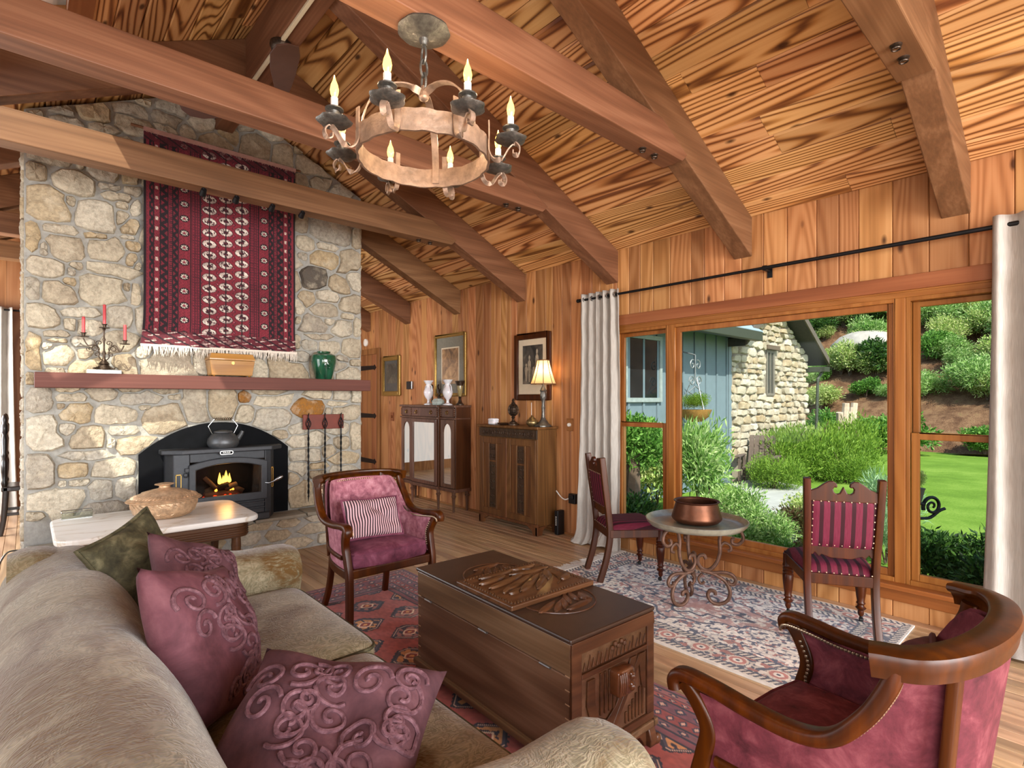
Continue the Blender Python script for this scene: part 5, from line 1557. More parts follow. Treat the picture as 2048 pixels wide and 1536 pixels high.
MB().lathe([(0, 0), (.035, 0), (.06, .02), (.066, .042), (.058, .064), (.03, .08), (.034, .086), (.02, .097), (.008, .105), (.012, .115), (0, .12)], 24).build('pot', plain('aged_brass', '#8b7650', .35, .8, var=.25), t, smooth=True)
MB().tube([(.0, .01, .11), (.0, .01, .25)], .004, 6).build('stick', M['canvas'], t)
# table lamp
lp = thing('table_lamp', 'table lamp with panelled fabric shade and sculpted silver base', 'lamp', (4.0, 3.955, 1.112))
MB().lathe([(0, 0), (.085, 0), (.088, .012), (.06, .03), (.045, .05), (.03, .07), (.024, .085), (.018, .10), (.016, .16), (.02, .2), (.015, .24), (.02, .28), (.03, .30), (.034, .33), (.028, .36), (.036, .375), (.022, .40), (.012, .42), (.008, .46)], 16, rfun=lambda a, i: 1 + .12 * math.sin(5 * a + i * 1.3)).build('base', M['pewter'], lp, smooth=True)
MB().tube([(.0, -.02, .012), (.0, -.07, .006), (.02, -.11, .004)], .004, 6).build('cord', M['blackp'], lp, smooth=True)
shm = NT('lamp_shade_cloth', rough=.8)
tl = shm.t.nodes.new('ShaderNodeBsdfTranslucent'); tl.inputs[0].default_value = lin('#f0d4a4')
mx_ = shm.t.nodes.new('ShaderNodeMixShader'); mx_.inputs[0].default_value = .55
shm.set(color='#d9b88c')
shm.t.links.new(shm.b.outputs[0], mx_.inputs[1]); shm.t.links.new(tl.outputs[0], mx_.inputs[2]); shm.t.links.new(mx_.outputs[0], shm.t.nodes['Material Output'].inputs[0])
prof = [(.132, .445), (.112, .50), (.09, .57), (.072, .64), (.062, .692)]
MB().grid(lambda u, v: ((lambda r, a: (r * math.cos(a), r * math.sin(a), prof[int(round(v * 4))][1]))(prof[int(round(v * 4))][0] * (1 - .045 * abs(math.sin(4 * 2 * PI * u))), 2 * PI * u)), 48, 5, wrapu=True).build('shade', shm.mat, lp, smooth=True)
rb_ = MB()
for k in range(8):
    a = 2 * PI * k / 8
    rb_.tube([(r * math.cos(a) * 1.005, r * math.sin(a) * 1.005, z) for r, z in prof], .004, 5)
for r, z in (prof[0], prof[-1]):
    rb_.tube([(r * math.cos(a) * 1.0, r * math.sin(a) * 1.0, z) for a in np.linspace(0, 2 * PI, 32, endpoint=False)], .0045, 5, closed=True)
rb_.build('shade_ribs', plain('brown_trim', '#6a4a2e', .7), lp, smooth=True)
MB().ball((0, 0, .52), (.028, .028, .04)).build('bulb', emit('lamp_bulb', '#ffdca0', 6), lp, smooth=True)
ll = bpy.data.lights.new('lamp_light', 'POINT'); ll.energy = 2.6; ll.color = (1, .78, .5); ll.shadow_soft_size = .04
lo = bpy.data.objects.new('lamp_light', ll); COL.objects.link(lo); lo.parent = lp; lo.location = (0, 0, .57)

# ------------------------------------------------------------ pictures
def print_mat(name, dark, mid, light, scale=9):
    t = NT(name, rough=.5)
    o = t.obj()
    n = t.noise(o, scale, 6, .65, .8)
    z = t.sep(o)[2]
    f = t.m('ADD', n, t.m('MULTIPLY', z, -.35))
    t.set(color=t.ramp(f, [(.32, dark), (.52, mid), (.75, light)]))
    return t.mat
def picture(name, label, y0, y1, z0, z1, fw, fmat, lip, matc, mw, prm, depth=.03, inner=None):
    t = thing(name, label, 'picture', (XR, (y0 + y1) / 2, (z0 + z1) / 2))
    hw, hh = (y1 - y0) / 2, (z1 - z0) / 2
    def ringp(o, i, x0, x1):
        return frame_rect(MB(), -o[0], o[0], -o[1], o[1], o[0] - i[0], o[0] - i[0], o[1] - i[1], o[1] - i[1], x0, x1)
    ringp((hw, hh), (hw - fw, hh - fw), -depth, -.003).build('frame', fmat, t, bevel=.008)
    ringp((hw - fw * .85, hh - fw * .85), (hw - fw - .008, hh - fw - .008), -depth * .75, -.004).build('frame_lip', lip, t, bevel=.003)
    MB().box(-.010, -.004, -hw + fw, hw - fw, -hh + fw, hh - fw).build('mat_board', matc, t)
    mw = mw if isinstance(mw, tuple) else (mw, mw, mw)
    MB().box(-.0125, -.008, -hw + fw + mw[0], hw - fw - mw[0], -hh + fw + mw[1], hh - fw - mw[2]).build('print', prm, t)
    if inner:
        ringp((hw - fw - mw[0] + .018, hh - fw - mw[2] + .018), (hw - fw - mw[0], hh - fw - mw[2]), -.012, -.009).build('inner_border', inner, t)
    MB().box(-depth * .62, -depth * .62 + .002, -hw + fw * .9, hw - fw * .9, -hh + fw * .9, hh - fw * .9).build('glazing', M['pglass'], t)
    return t
t = picture('framed_engraving', 'dark framed engraving of standing figures behind the table lamp', 3.975, 4.55, 1.39, 2.125, .055, M['mahog'], M['walnutd'], M['cream'], (.075, .12, .075), print_mat('engraving_print', '#2a2826', '#57524a', '#8a8172', 7))
fgm = plain('engraved_figure', '#a59a86', .6, var=.3, nscale=40)
for k, (y, z, h) in enumerate(((.05, -.02, .30), (-.07, .03, .33), (.10, -.06, .2), (-.02, -.09, .18))):
    g = MB().lathe([(.012, -.5 * h), (.018, -.2 * h), (.028, 0), (.034, .14 * h), (.03, .25 * h), (.01, .32 * h), (.02, .38 * h), (.018, .45 * h), (0, .5 * h)], 10)
    g.v = [(-.0128 + a * .02, y + b_ * .8, z - .0 + c_) for a, b_, c_ in g.v]
    g.build('printed_figure', fgm, t, smooth=True)
picture('gilt_picture', 'large gilt framed picture with grey mat above the mirrored cabinet', 5.47, 6.175, 1.44, 2.255, .03, M['gilt'], M['brass'], plain('grey_mat', '#7d7a6c', .8, var=.12, nscale=50), (.14, .13, .16), print_mat('sepia_print', '#5c4630', '#a07a52', '#cfa878', 8), inner=M['cream'])
picture('gilt_picture', 'small gilt framed dark picture beside the plank door', 7.09, 7.64, 1.452, 2.055, .06, M['gilt'], M['gilt'], plain('dark_mat', '#4a4a46', .8), (.06, .13, .06), print_mat('dark_print', '#2a2a26', '#4d4a40', '#6d6654', 10))
# wall fittings
t = thing('thermostat', 'black square thermostat on the plank wall', 'thermostat', (XR, 6.83, 1.60))
MB().box(-.03, -.002, -.07, .07, -.058, .058).build('case', M['blackp'], t, bevel=.006)
MB().box(-.032, -.004, -.085, -.07, -.055, .055).build('side_strip', M['steel'], t, bevel=.003)
t = thing('round_detector', 'white round wall disc above the plank door', 'detector', (XR, 8.21, 2.33))
g = MB().lathe([(0, 0), (.062, 0), (.06, .02), (.04, .026), (0, .027)], 24)
g.v = [(-c_ - .001, a, b_) for a, b_, c_ in g.v]
g.build('disc', M['white'], t, smooth=True)
for (y, z, lb) in ((3.715, 1.135, 'wooden switch plate with white knob beside the oak cabinet'), (7.345, 1.13, 'wooden switch plate on the wall past the mirrored cabinet')):
    t = thing('switch_plate', lb, 'switch', (XR, y, z))
    MB().box(-.012, -.001, -.042, .042, -.065, .065).build('plate', M['header'], t, bevel=.003)
    g = MB().lathe([(.02, 0), (.018, .02), (0, .022)], 14)
    g.v = [(-c_ - .011, a, b_) for a, b_, c_ in g.v]
    g.build('knob', M['white'] if y < 5 else M['header'], t, smooth=True)
t = thing('power_plug', 'black plug with white cord at the wall outlet by the curtain', 'plug', (XR, 3.655, .385))
MB().box(-.05, -.002, -.045, .045, -.05, .05).box(-.07, -.05, -.03, .03, .0, .04).build('plug', M['blackp'], t, bevel=.006)
MB().tube(smooth_path([(-.04, .04, 0), (-.04, .10, -.02), (-.03, .17, .0), (-.02, .24, .05)], 6), .006, 6).build('cord', M['white'], t, smooth=True)
t = thing('modem', 'slim black modem standing on the floor behind the oak cabinet', 'modem', (4.09, 3.81, 0))
MB().box(-.05, .05, -.025, .025, 0, .25).build('case', M['blackp'], t, bevel=.008)
g = MB()
for k in range(5):
    g.box(-.0515, -.0495, -.006, .006, .10 + k * .02, .11 + k * .02)
g.build('lights', M['white'], t)

# ------------------------------------------------------------ curtains
lin_ = NT('linen_curtain', rough=.9, sheen=.2)
ww_ = lin_.noise(lin_.vm('MULTIPLY', lin_.obj(), (160.0, 160.0, 6.0)), 2, 2)
lin_.set(color=lin_.ramp(ww_, [(.3, '#b5ada3'), (.7, '#d6d0c7')]), normal=lin_.bump(ww_, .2, .002))
tl = lin_.t.nodes.new('ShaderNodeBsdfTranslucent'); tl.inputs[0].default_value = lin('#b8aea2')
mx_ = lin_.t.nodes.new('ShaderNodeMixShader'); mx_.inputs[0].default_value = .3
lin_.t.links.new(lin_.b.outputs[0], mx_.inputs[1]); lin_.t.links.new(tl.outputs[0], mx_.inputs[2]); lin_.t.links.new(mx_.outputs[0], lin_.t.nodes['Material Output'].inputs[0])
def curtain(name, label, org, ax, w_top, w_bot, zt_, folds, amp, seed, puddle=0.0, skew=0.0):
    t = thing(name, label, 'curtain', org)
    r = random.Random(seed); ph = [r.uniform(0, 6) for _ in range(8)]
    def fn(u, v):
        z = zt_ * (1 - v)
        w_ = w_top + (w_bot - w_top) * v ** 1.6
        uu = u + .03 * math.sin(u * 9 + ph[0]) + .018 * math.sin(u * 23 + ph[7])
        s = (uu - .5) * w_ + skew * v * v
        d = amp * (1 + .35 * math.sin(u * 7 + ph[2])) * math.sin(2 * PI * folds * uu + .6 * math.sin(v * 3 + ph[1])) + .012 * v * math.sin(u * 13 + v * 5 + ph[3]) + .0035 * math.sin(u * 95 + v * 6 + ph[4]) + .0025 * math.sin(v * 46 + u * 34 + ph[5])
        if puddle and v > .93:
            q = (v - .93) / .07
            d -= puddle * q * q * (1 + .4 * math.sin(u * 11 + ph[4])); s += .05 * q * math.sin(u * 8 + ph[5])
            z = max(.004 + .014 * (1 + math.sin(u * 17 + ph[6])) * q, z)
        return (d, s, z) if ax == 'y' else (s, d, z)
    o = MB().grid(fn, 110, 60).build('panel', lin_.mat, t, smooth='all')
    md = o.modifiers.new('s', 'SOLIDIFY'); md.thickness = .003
    return t
RXX = 4.06
t = curtain('curtain', 'grey linen curtain gathered at the left end of the window', (RXX, 3.26, 0), 'y', .44, .52, 2.425, 5, .024, 2, .10, .03)
for k, y in enumerate((-.19, -.10, .0, .09, .19)):
    MB().tube([(.0 + .021 * math.cos(a), y, 2.372 + .021 * math.sin(a)) for a in np.linspace(0, 2 * PI, 16, endpoint=False)], .006, 6, closed=True).build('grommet', M['steel'], t, smooth=True)
t = curtain('curtain', 'grey linen curtain gathered at the right edge of the picture', (RXX - .02, .09, 0), 'y', .68, .80, 2.425, 6, .04, 5, .12, -.01)
rod = thing('curtain_rod', 'long thin black curtain rod above the big window', 'curtain rod', (RXX, 1.6, 2.372))
MB().tube([(0, -1.9, 0), (0, .1, 0)], .0135, 10).tube([(0, .1, 0), (0, 1.9, 0)], .0115, 10).build('rod', M['black'], rod, smooth=True)
for y in (1.93, -1.93):
    MB().tube([(0, y - .03, 0), (0, y, 0)], .017, 10).ball((0, y, 0), .019).build('finial', M['black'], rod, smooth=True)
for y in (.11, 1.86, -1.75):
    MB().box(-.005, .095, y - .008, y + .008, -.02, -.008).box(.085, .097, y - .018, y + .018, -.06, .02).tube([(0, y - .014, 0), (0, y + .014, 0)], .018, 10).build('bracket', M['black'], rod)

# ------------------------------------------------------------ chandelier
cdl = thing('chandelier', 'round hammered iron chandelier with eight candle bulbs hanging from the tie beam', 'chandelier', (1.226, 1.91, 0))
MB().lathe([(0, 2.934), (.105, 2.934), (.108, 2.926), (.09, 2.915), (.04, 2.903), (.02, 2.895), (.014, 2.87), (0, 2.868)], 32, rfun=lambda a, i: 1 + .02 * math.sin(9 * a)).build('canopy', M['pewter'], cdl, smooth=True)
z = 2.862
for k in range(3):
    cc = []
    for a in np.linspace(0, 2 * PI, 18, endpoint=False):
        p = (.016 * math.cos(a), .036 * math.sin(a))
        cc.append((p[0], 0, z - .03 + p[1]) if k % 2 else (0, p[0], z - .03 + p[1]))
    MB().tube(cc, .0055, 6, closed=True).build('chain_link', M['pewter'], cdl, smooth=True)
    z -= .056
MB().tube([(0, 0, 2.70), (0, 0, 2.66)], [.012, .02], 8).ball((0, 0, 2.655), (.022, .022, .016)).build('hub', M['chand'], cdl, smooth=True)
RZ0, RZ1, RR = 2.385, 2.468, .262
b = MB()
n = 64
pf = [(RR, RZ0), (RR + .01, RZ0), (RR + .01, RZ1), (RR, RZ1)]
vs = []
for k in range(n):
    a = 2 * PI * k / n
    j = .0025 * math.sin(7 * a) + .002 * math.sin(23 * a)
    vs += [((r + j) * math.cos(a), (r + j) * math.sin(a), zz + (.002 * math.sin(17 * a))) for r, zz in pf]
fs = [(k * 4 + q, k * 4 + (q + 1) % 4, ((k + 1) % n) * 4 + (q + 1) % 4, ((k + 1) % n) * 4 + q) for k in range(n) for q in range(4)]
b.add(vs, fs).build('ring_band', M['chand'], cdl, smooth=True)
for k in range(3):
    a = R(-75 + 120 * k)
    pth = smooth_path([(.0, 2.668), (.07, 2.688), (.15, 2.665), (.215, 2.60), (.248, 2.52), (.256, 2.44), (.256, 2.40)], 5) if False else [(p.x, p.y) for p in smooth_path([(.0, 2.668, 0), (.07, 2.688, 0), (.15, 2.665, 0), (.215, 2.60, 0), (.248, 2.52, 0), (.256, 2.44, 0), (.256, 2.40, 0)], 5)]
    MB().sweep([(r * math.cos(a), r * math.sin(a), zz) for r, zz in pth], rect(.03, .006), up=(math.cos(a), math.sin(a), .35)).build('strap', M['chand'], cdl, smooth=True)
bm_ = NT('candle_bulb', color='#000000', rough=.2)
bm_.set(emit='#ffbe62', estr=3.0)
for k in range(8):
    a = R(-97.7 + 45 * k); ca, sa = math.cos(a), math.sin(a)
    ar = thing('x', '', '') if False else None
    pa = [(p.x, p.y) for p in smooth_path([(.278, 2.53, 0), (.279, 2.47, 0), (.279, 2.41, 0), (.30, 2.372, 0), (.335, 2.375, 0), (.36, 2.41, 0), (.385, 2.43, 0), (.405, 2.41, 0), (.40, 2.385, 0), (.38, 2.385, 0), (.378, 2.402, 0)], 5)]
    arm = MB().sweep([(r * ca, r * sa, zz) for r, zz in pa], rect(.022, .005), up=(-sa * .2 + ca, ca * .2 + sa, .3)).build('arm', M['chand'], cdl, smooth=True)
    c = (.368 * ca, .368 * sa, 2.432)
    ph = random.uniform(0, 6)
    MB().lathe([(0, 0), (.03, .0), (.058, .010), (.064, .018), (.058, .016), (.03, .007), (0, .006)], 26, c, rfun=lambda q, i: 1 + .07 * math.sin(6 * q + ph)).build('drip_pan', M['pewter'], arm, smooth=True)
    MB().lathe([(.014, .006), (.02, .02), (.017, .035), (.02, .052), (.034, .058), (.034, .063), (.0, .063)], 18, c).build('candle_cup', M['pewter'], arm, smooth=True)
    MB().lathe([(.0135, .06), (.0135, .105), (0, .105)], 12, c).build('candle_sleeve', M['white'], arm, smooth=True)
    MB().lathe([(.008, .104), (.014, .118), (.0165, .135), (.013, .155), (.006, .172), (.0025, .188), (0, .192)], 12, c).build('bulb', bm_.mat, arm, smooth=True)
    l = bpy.data.lights.new('bulb_light', 'POINT'); l.energy = 1.6; l.color = (1, .74, .45); l.shadow_soft_size = .018
    o = bpy.data.objects.new('bulb_light', l); COL.objects.link(o); o.parent = arm; o.location = (c[0], c[1], c[2] + .215)

# ------------------------------------------------------------ ceiling fan and spot lamps
fan = thing('ceiling_fan', 'brown three-blade ceiling fan under the ridge beam', 'fan', (1.265, 3.72, 0))
MB().lathe([(0, 3.785), (.07, 3.785), (.072, 3.765), (.06, 3.735), (.03, 3.715), (0, 3.712)], 24).build('canopy', M['bronze'], fan, smooth=True)
MB().tube([(0, 0, 3.72), (0, 0, 3.44)], .013, 10).build('downrod', M['bronze'], fan, smooth=True)
MB().lathe([(0, 3.46), (.05, 3.455), (.1, 3.42), (.105, 3.36), (.08, 3.31), (0, 3.3)], 24).build('motor', M['bronze'], fan, smooth=True)
blm = plain('fan_blade_brown', '#5a4038', .5, var=.1)
for k in range(3):
    a = R(-106 + 120 * k)
    ol = [(.12, -.03), (.25, -.055), (.45, -.085), (.60, -.09), (.68, -.06), (.70, .0), (.68, .06), (.58, .075), (.4, .065), (.25, .05), (.12, .03)]
    g = MB().prism(ol, 'z', -.004, .004)
    tilt = R(13)
    g.v = [(x, y * math.cos(tilt) - z_ * math.sin(tilt), y * math.sin(tilt) + z_ * math.cos(tilt) + 3.37) for x, y, z_ in g.v]
    g.v = [(x * math.cos(a) - y * math.sin(a), x * math.sin(a) + y * math.cos(a), z_) for x, y, z_ in g.v]
    g.build('blade', blm, fan, bevel=.002)
for k, x in enumerate((.95, 1.17, 1.43, 1.665)):
    t = thing('spot_lamp', ['small black spot lamp under the tie beam, leftmost of four', 'small black spot lamp under the tie beam, second from the left', 'small black spot lamp under the tie beam, third from the left', 'small black spot lamp under the tie beam, rightmost of four'][k], 'lamp', (x, 4.40, 2.93), group='spot lamps on the tie beam')
    MB().tube([(0, 0, 0), (0, .0, -.015)], .01, 8).build('stem', M['black'], t)
    MB().tube([(-.0, -.01, -.012), (0, .035, -.035)], [.018, .024], 12).build('head', M['black'], t, smooth=True)

# ------------------------------------------------------------ dining end glimpsed past the chimney
t = thing('dining_table', 'dark red wooden table behind the chimney', 'table', (.45, 7.55, 0))
MB().box(-.5, .8, -.4, .6, .735, .77).build('top', M['mahog'], t, bevel=.006)
for x in (-.44, .74):
    for y in (-.34, .54):
        MB().lathe([(.025, 0), (.035, .1), (.03, .3), (.045, .5), (.04, .735)], 10, (x, y, 0)).build('leg', M['mahog'], t, smooth=True)
dk = wood('ebonised_wood', '#0e0a09', '#1d1614', '#2c2320', axis=2, rough=.3, coat=.3)
t = thing('dining_chair', 'black turned-wood high-back chair at the far left', 'chair', (-.02, 7.75, 0))
for s in (-1, 1):
    MB().sweep(smooth_path([(-.19, s * .19, 0), (-.165, s * .19, .15), (-.15, s * .19, .40), (-.15, s * .19, .5)], 4), rrect(.045, .04, .2), up=(0, 1, 0)).build('back_leg', dk, t, smooth=True)
    MB().lathe([(.02, .5), (.028, .54), (.018, .57), (.026, .65), (.028, .75), (.018, .79), (.028, .82), (.02, .85), (.026, .98), (.018, 1.03), (.028, 1.06), (.03, 1.13), (.02, 1.15), (.026, 1.19), (.018, 1.23), (0, 1.25)], 12, (-.155, s * .19, 0)).build('back_post', dk, t, smooth=True)
    MB().lathe([(.015, 0), (.025, .08), (.018, .2), (.028, .34), (.024, .45)], 10, (.22, s * .2, 0)).build('front_leg', dk, t, smooth=True)
for z0, z1 in ((1.05, 1.15), (.62, .68)):
    MB().box(-.17, -.14, -.19, .19, z0, z1).build('back_rail', dk, t, bevel=.006)
for y in (-.08, 0, .08):
    MB().box(-.162, -.148, y - .02, y + .02, .68, 1.05).build('back_splat', dk, t, bevel=.004)
MB().box(-.18, .25, -.21, .21, .45, .50).build('seat', dk, t, bevel=.01)
MB().box(-.17, .22, -.2, -.18, .2, .23).box(-.17, .22, .18, .2, .2, .23).build('stretcher', dk, t, bevel=.004)
curtain('curtain', 'beige linen curtain at the far left behind the chimney', (-.42, 8.86, 0), 'x', .62, .72, 2.5, 6, .035, 8)
t = thing('curtain_rod', 'black curtain rod on the far end wall', 'curtain rod', (-.4, 8.86, 2.47))
MB().tube([(-.5, 0, 0), (.55, 0, 0)], .011, 8).build('rod', M['black'], t, smooth=True)
t = thing('floor_cord', 'grey cord hanging down the left corner of the stone hearth', 'cord', (-.05, 4.6, 0))
MB().tube(smooth_path([(-.0, .42, .36), (-.06, .35, .36), (-.11, .2, .25), (-.12, .0, .1), (-.10, -.3, .012), (-.05, -.6, .01)], 6), .006, 6).build('cable', M['steel'], t, smooth=True)
t = thing('floor_cord', 'black cord lying over the far corner of the sofa', 'cord', (-.05, 4.6, 0))
MB().tube(smooth_path([(.3, -.9, .03), (.05, -.8, .012), (-.08, -.9, .01), (-.14, -1.2, .01)], 6), .006, 6).build('cable', M['blackp'], t, smooth=True)
# ------------------------------------------------------------ outdoors
GZ = -.30
def ground_mat(name, stops, s1, s2, bump=.4):
    t = NT(name, rough=.95, spec=.1)
    n = t.noise(t.obj(), s1, 6, .65); n2 = t.noise(t.obj(), s2, 4, .7)
    f = t.m('ADD', t.m('MULTIPLY', n, .6), t.m('MULTIPLY', n2, .4))
    t.set(color=t.ramp(f, stops), normal=t.bump(n2, bump, .05))
    return t.mat
M['lawn'] = ground_mat('lawn_grass', [(.3, '#43601f'), (.5, '#64852f'), (.7, '#86a148')], .9, 40)
M['litter'] = ground_mat('leaf_litter', [(.3, '#3a281e'), (.46, '#694d39'), (.58, '#8a6b50'), (.72, '#545c30')], 2.6, 30, .9)
def hill_z(x, y):
    d = x - 21.5 - .25 * math.sin(y * .7)
    h = GZ + (0 if d < 0 else .62 * d + .35 * math.sin(y * .5 + x * .3))
    return max(GZ - .02, h) if d > 0 else GZ - .05
lawn = tag(MB().grid(lambda u, v: (4.3 + 20 * u, -14 + 32 * v, GZ + .03 * math.sin(u * 9) * math.sin(v * 11)), 30, 30).build('lawn', M['lawn'], smooth='all'), kind='structure')
hill = tag(MB().grid(lambda u, v: (21 + 26 * u, -14 + 40 * v, hill_z(21 + 26 * u, -14 + 40 * v) + .12 * math.sin(u * 70 + v * 50)), 60, 60).build('hillside', M['litter'], smooth='all'), kind='structure')
M['flag'] = plain('flagstone', '#a7a8a2', .8, var=.15, nscale=4, bump=.2)
path = tag(MB().prism([(6.6, 2.5), (8.4, 2.7), (9.8, 3.1), (11.0, 3.8), (11.5, 5.0), (10.3, 5.0), (9.5, 4.3), (8.4, 3.8), (6.6, 3.4)], 'z', GZ - .05, GZ + .03).build('garden_path', M['flag']), kind='structure')
# blue board-and-batten wing
BY = 5.12
blue = thing('blue_house', 'slate blue board and batten house wing seen through the window', 'house', (4.4, BY, GZ))
bmat = plain('slate_blue_paint', '#6b7c84', .7, var=.06, nscale=6)
def hw(mb, n, m, root, p=None, **k): return W(mb, n, m, root, p, **k)
hw(MB().box(4.4, 10.52, BY, BY + .15, GZ, 2.75), 'wall', bmat, blue)
x = 4.6
while x < 10.5:
    hw(MB().box(x, x + .05, BY - .025, BY, GZ, 2.62), 'batten', bmat, blue); x += .41
hw(MB().box(10.42, 10.54, BY - .03, BY + .02, GZ, 2.65), 'corner_board', bmat, blue)
dkg = plain('dark_green_trim', '#3a4034', .5, var=.1)
hw(MB().box(4.4, 10.75, BY - .56, BY - .42, 2.54, 2.72).box(4.4, 10.75, BY - .42, BY, 2.68, 2.72), 'gutter', dkg, blue, bevel=.01)
slate = plain('slate_roof', '#8ba0a8', .6, var=.15, nscale=10)
hw(MB().prism([(BY - .5, 2.72), (BY + 3.5, 5.4), (BY + 3.5, 5.5), (BY - .5, 2.75)], 'x', 4.4, 10.9), 'roof', slate, blue)
wf_ = frame_rect(MB(), 6.95, 8.0, 1.35, 2.45, .07, .07, .07, .07, 0, .05)
wf_.v = [(b_, BY - .05 + a, c_) for a, b_, c_ in wf_.v]
wo = hw(wf_, 'window', plain('grey_window_trim', '#8f9a98', .6), blue)
hw(MB().box(7.02, 7.93, BY - .02, BY - .012, 1.42, 2.38), 'pane', plain('dark_window_pane', '#1c2022', .05, var=.2, nscale=3), blue, wo)
# stone gable wing
gable = thing('stone_house', 'pale fieldstone gable house with a narrow window seen outside', 'house', (12.5, BY, GZ))
gx0, gx1, gap_, gaz, gel, ger = 10.5, 14.55, 12.35, 3.75, 2.5, 2.5
def gtop(x): return gel + (gaz - gel) * (x - gx0) / (gap_ - gx0) if x < gap_ else ger + (gaz - ger) * (gx1 - x) / (gx1 - gap_)
hw(MB().prism([(gx0, GZ), (gx1, GZ), (gx1, ger), (gap_, gaz), (gx0, gel)], 'y', BY, BY + 3), 'wall_core', M['mortaro'], gable)
random.seed(21)
ss = []
z = GZ
while z < 3.7:
    hh = random.uniform(.10, .20); x = gx0 - random.uniform(0, .2)
    while x < gx1:
        ww = random.uniform(.2, .52); ss.append((x + ww / 2, z + hh / 2 + random.uniform(-.025, .025), ww / 2, hh * random.uniform(.45, .62), '')); x += ww
    z += hh * .95
ss = [q for q in ss if gtop(q[0]) - .02 > q[1] and q[1] > .2][:298]
def g_in(x, z): return gx0 + .002 < x < gx1 - .002 and GZ < z < gtop(x) - .02 and not (12.17 < x < 12.65 and 1.45 < z < 2.55)
def gplace(u, v): return ((u - 12.5, 0, v - GZ), (0, 0, 0))
stones(ss, g_in, gplace, gable, {'': M['stoneo']}, h=(.03, .09), nang=11, gap=.010)
wo = hw(frame_rect(MB(), 12.2, 12.62, 1.48, 2.5, .06, .06, .05, .05, 0, .05).box(0, .04, 12.39, 12.43, 1.5, 2.48), 'w', dkg, gable) if False else None
g = MB()
for (x0, x1, z0, z1) in ((12.2, 12.26, 1.48, 2.5), (12.56, 12.62, 1.48, 2.5), (12.26, 12.56, 1.48, 1.53), (12.26, 12.56, 2.44, 2.5), (12.395, 12.425, 1.53, 2.44)):
    g.box(x0, x1, BY - .03, BY + .02, z0, z1)
wo = hw(g, 'slit_window', plain('weathered_window', '#6d675c', .8), gable)
hw(MB().box(12.26, 12.56, BY - .006, BY + .0, 1.53, 2.44), 'pane', plain('dark_slit_pane', '#3a3c38', .08, var=.2, nscale=3), gable, wo)
hw(MB().box(12.1, 12.75, BY - .10, BY - .01, 2.5, 2.6), 'lintel', plain('weathered_oak', '#5c4c3c', .8), gable, bevel=.01)
rf = MB()
for (xa, za, xb, zb) in ((gx0 - .12, gel - .06, gap_, gaz + .02), (gap_, gaz + .02, gx1 + .4, ger - .25)):
    rf.prism([(xa, za), (xb, zb), (xb, zb + .16), (xa, za + .16)], 'y', BY - .38, BY + 3.2)
hw(rf, 'roof', plain('dark_shingle', '#3e3d3c', .8, var=.2, nscale=20), gable)
rf = MB()
for (xa, za, xb, zb) in ((gx0 - .12, gel - .06, gap_, gaz + .02), (gap_, gaz + .02, gx1 + .4, ger - .25)):
    rf.prism([(xa, za + .02), (xb, zb + .02), (xb, zb + .18), (xa, za + .18)], 'y', BY - .42, BY - .38)
hw(rf, 'bargeboard', plain('brown_bargeboard', '#5f564c', .7), gable)
hw(MB().box(gx1 + .05, gx1 + .42, BY - .42, BY + 3, ger - .42, ger - .30).tube([(gx1 + .25, BY - .3, ger - .42), (gx1 + .1, BY - .25, ger - .6), (gx1 + .08, BY - .2, GZ)], .035, 8), 'gutter', dkg, gable)
# low garden wall
gw = thing('garden_wall', 'low dry stone wall at the foot of the hillside', 'wall', (22.6, 4, GZ))
MB().box(-.1, .25, -6, 9, 0, .42).build('core', M['mortaro'], gw)
ss = []
for z in (.1, .3):
    y = -2.5
    while y < 4.5:
        ww = random.uniform(.35, .9); ss.append((-y - ww / 2, z, ww / 2, .1, '')); y += ww
stones(ss, lambda u, v: 0 < v < .43, lambda u, v: ((-.1, -u, v), (0, 0, R(-90))), gw, {'': M['stoneo']}, h=(.05, .12), nang=10)

# foliage
def leaf_mat(name, cols):
    t = NT(name, rough=.55, spec=.3)
    ri = t.n('NewGeometry', 8)
    c = t.ramp(ri, [(i / (len(cols) - 1), c) for i, c in enumerate(cols)])
    t.set(color=c)
    tl = t.t.nodes.new('ShaderNodeBsdfTranslucent'); t.t.links.new(c, tl.inputs[0])
    mx = t.t.nodes.new('ShaderNodeMixShader'); mx.inputs[0].default_value = .35
    t.t.links.new(t.b.outputs[0], mx.inputs[1]); t.t.links.new(tl.outputs[0], mx.inputs[2]); t.t.links.new(mx.outputs[0], t.t.nodes['Material Output'].inputs[0])
    return t.mat
LM = {'fresh': leaf_mat('fresh_leaves', ['#4d7a30', '#76a04a', '#9fc070', '#c4d79a']), 'lime': leaf_mat('lime_leaves', ['#456a1c', '#6d922c', '#93b148', '#5b8228']), 'green': leaf_mat('green_leaves', ['#2f5a1c', '#4d7f2c', '#6d9c40', '#86b35a']), 'dark': leaf_mat('dark_leaves', ['#16300f', '#27481a', '#3b6024', '#50762f']),
      'vari': leaf_mat('variegated_leaves', ['#6a8f3a', '#a8bf62', '#d3d69a', '#7fa044']), 'maple': leaf_mat('maple_leaves', ['#3c2a1e', '#5a4228', '#4f5a2c', '#6e6a3a']), 'sage': leaf_mat('sage_leaves', ['#6f9a6a', '#8fb488', '#a9c69c', '#7ea46a'])}
bark = plain('bark', '#5a4a3c', .9, var=.3, nscale=10, bump=.5)
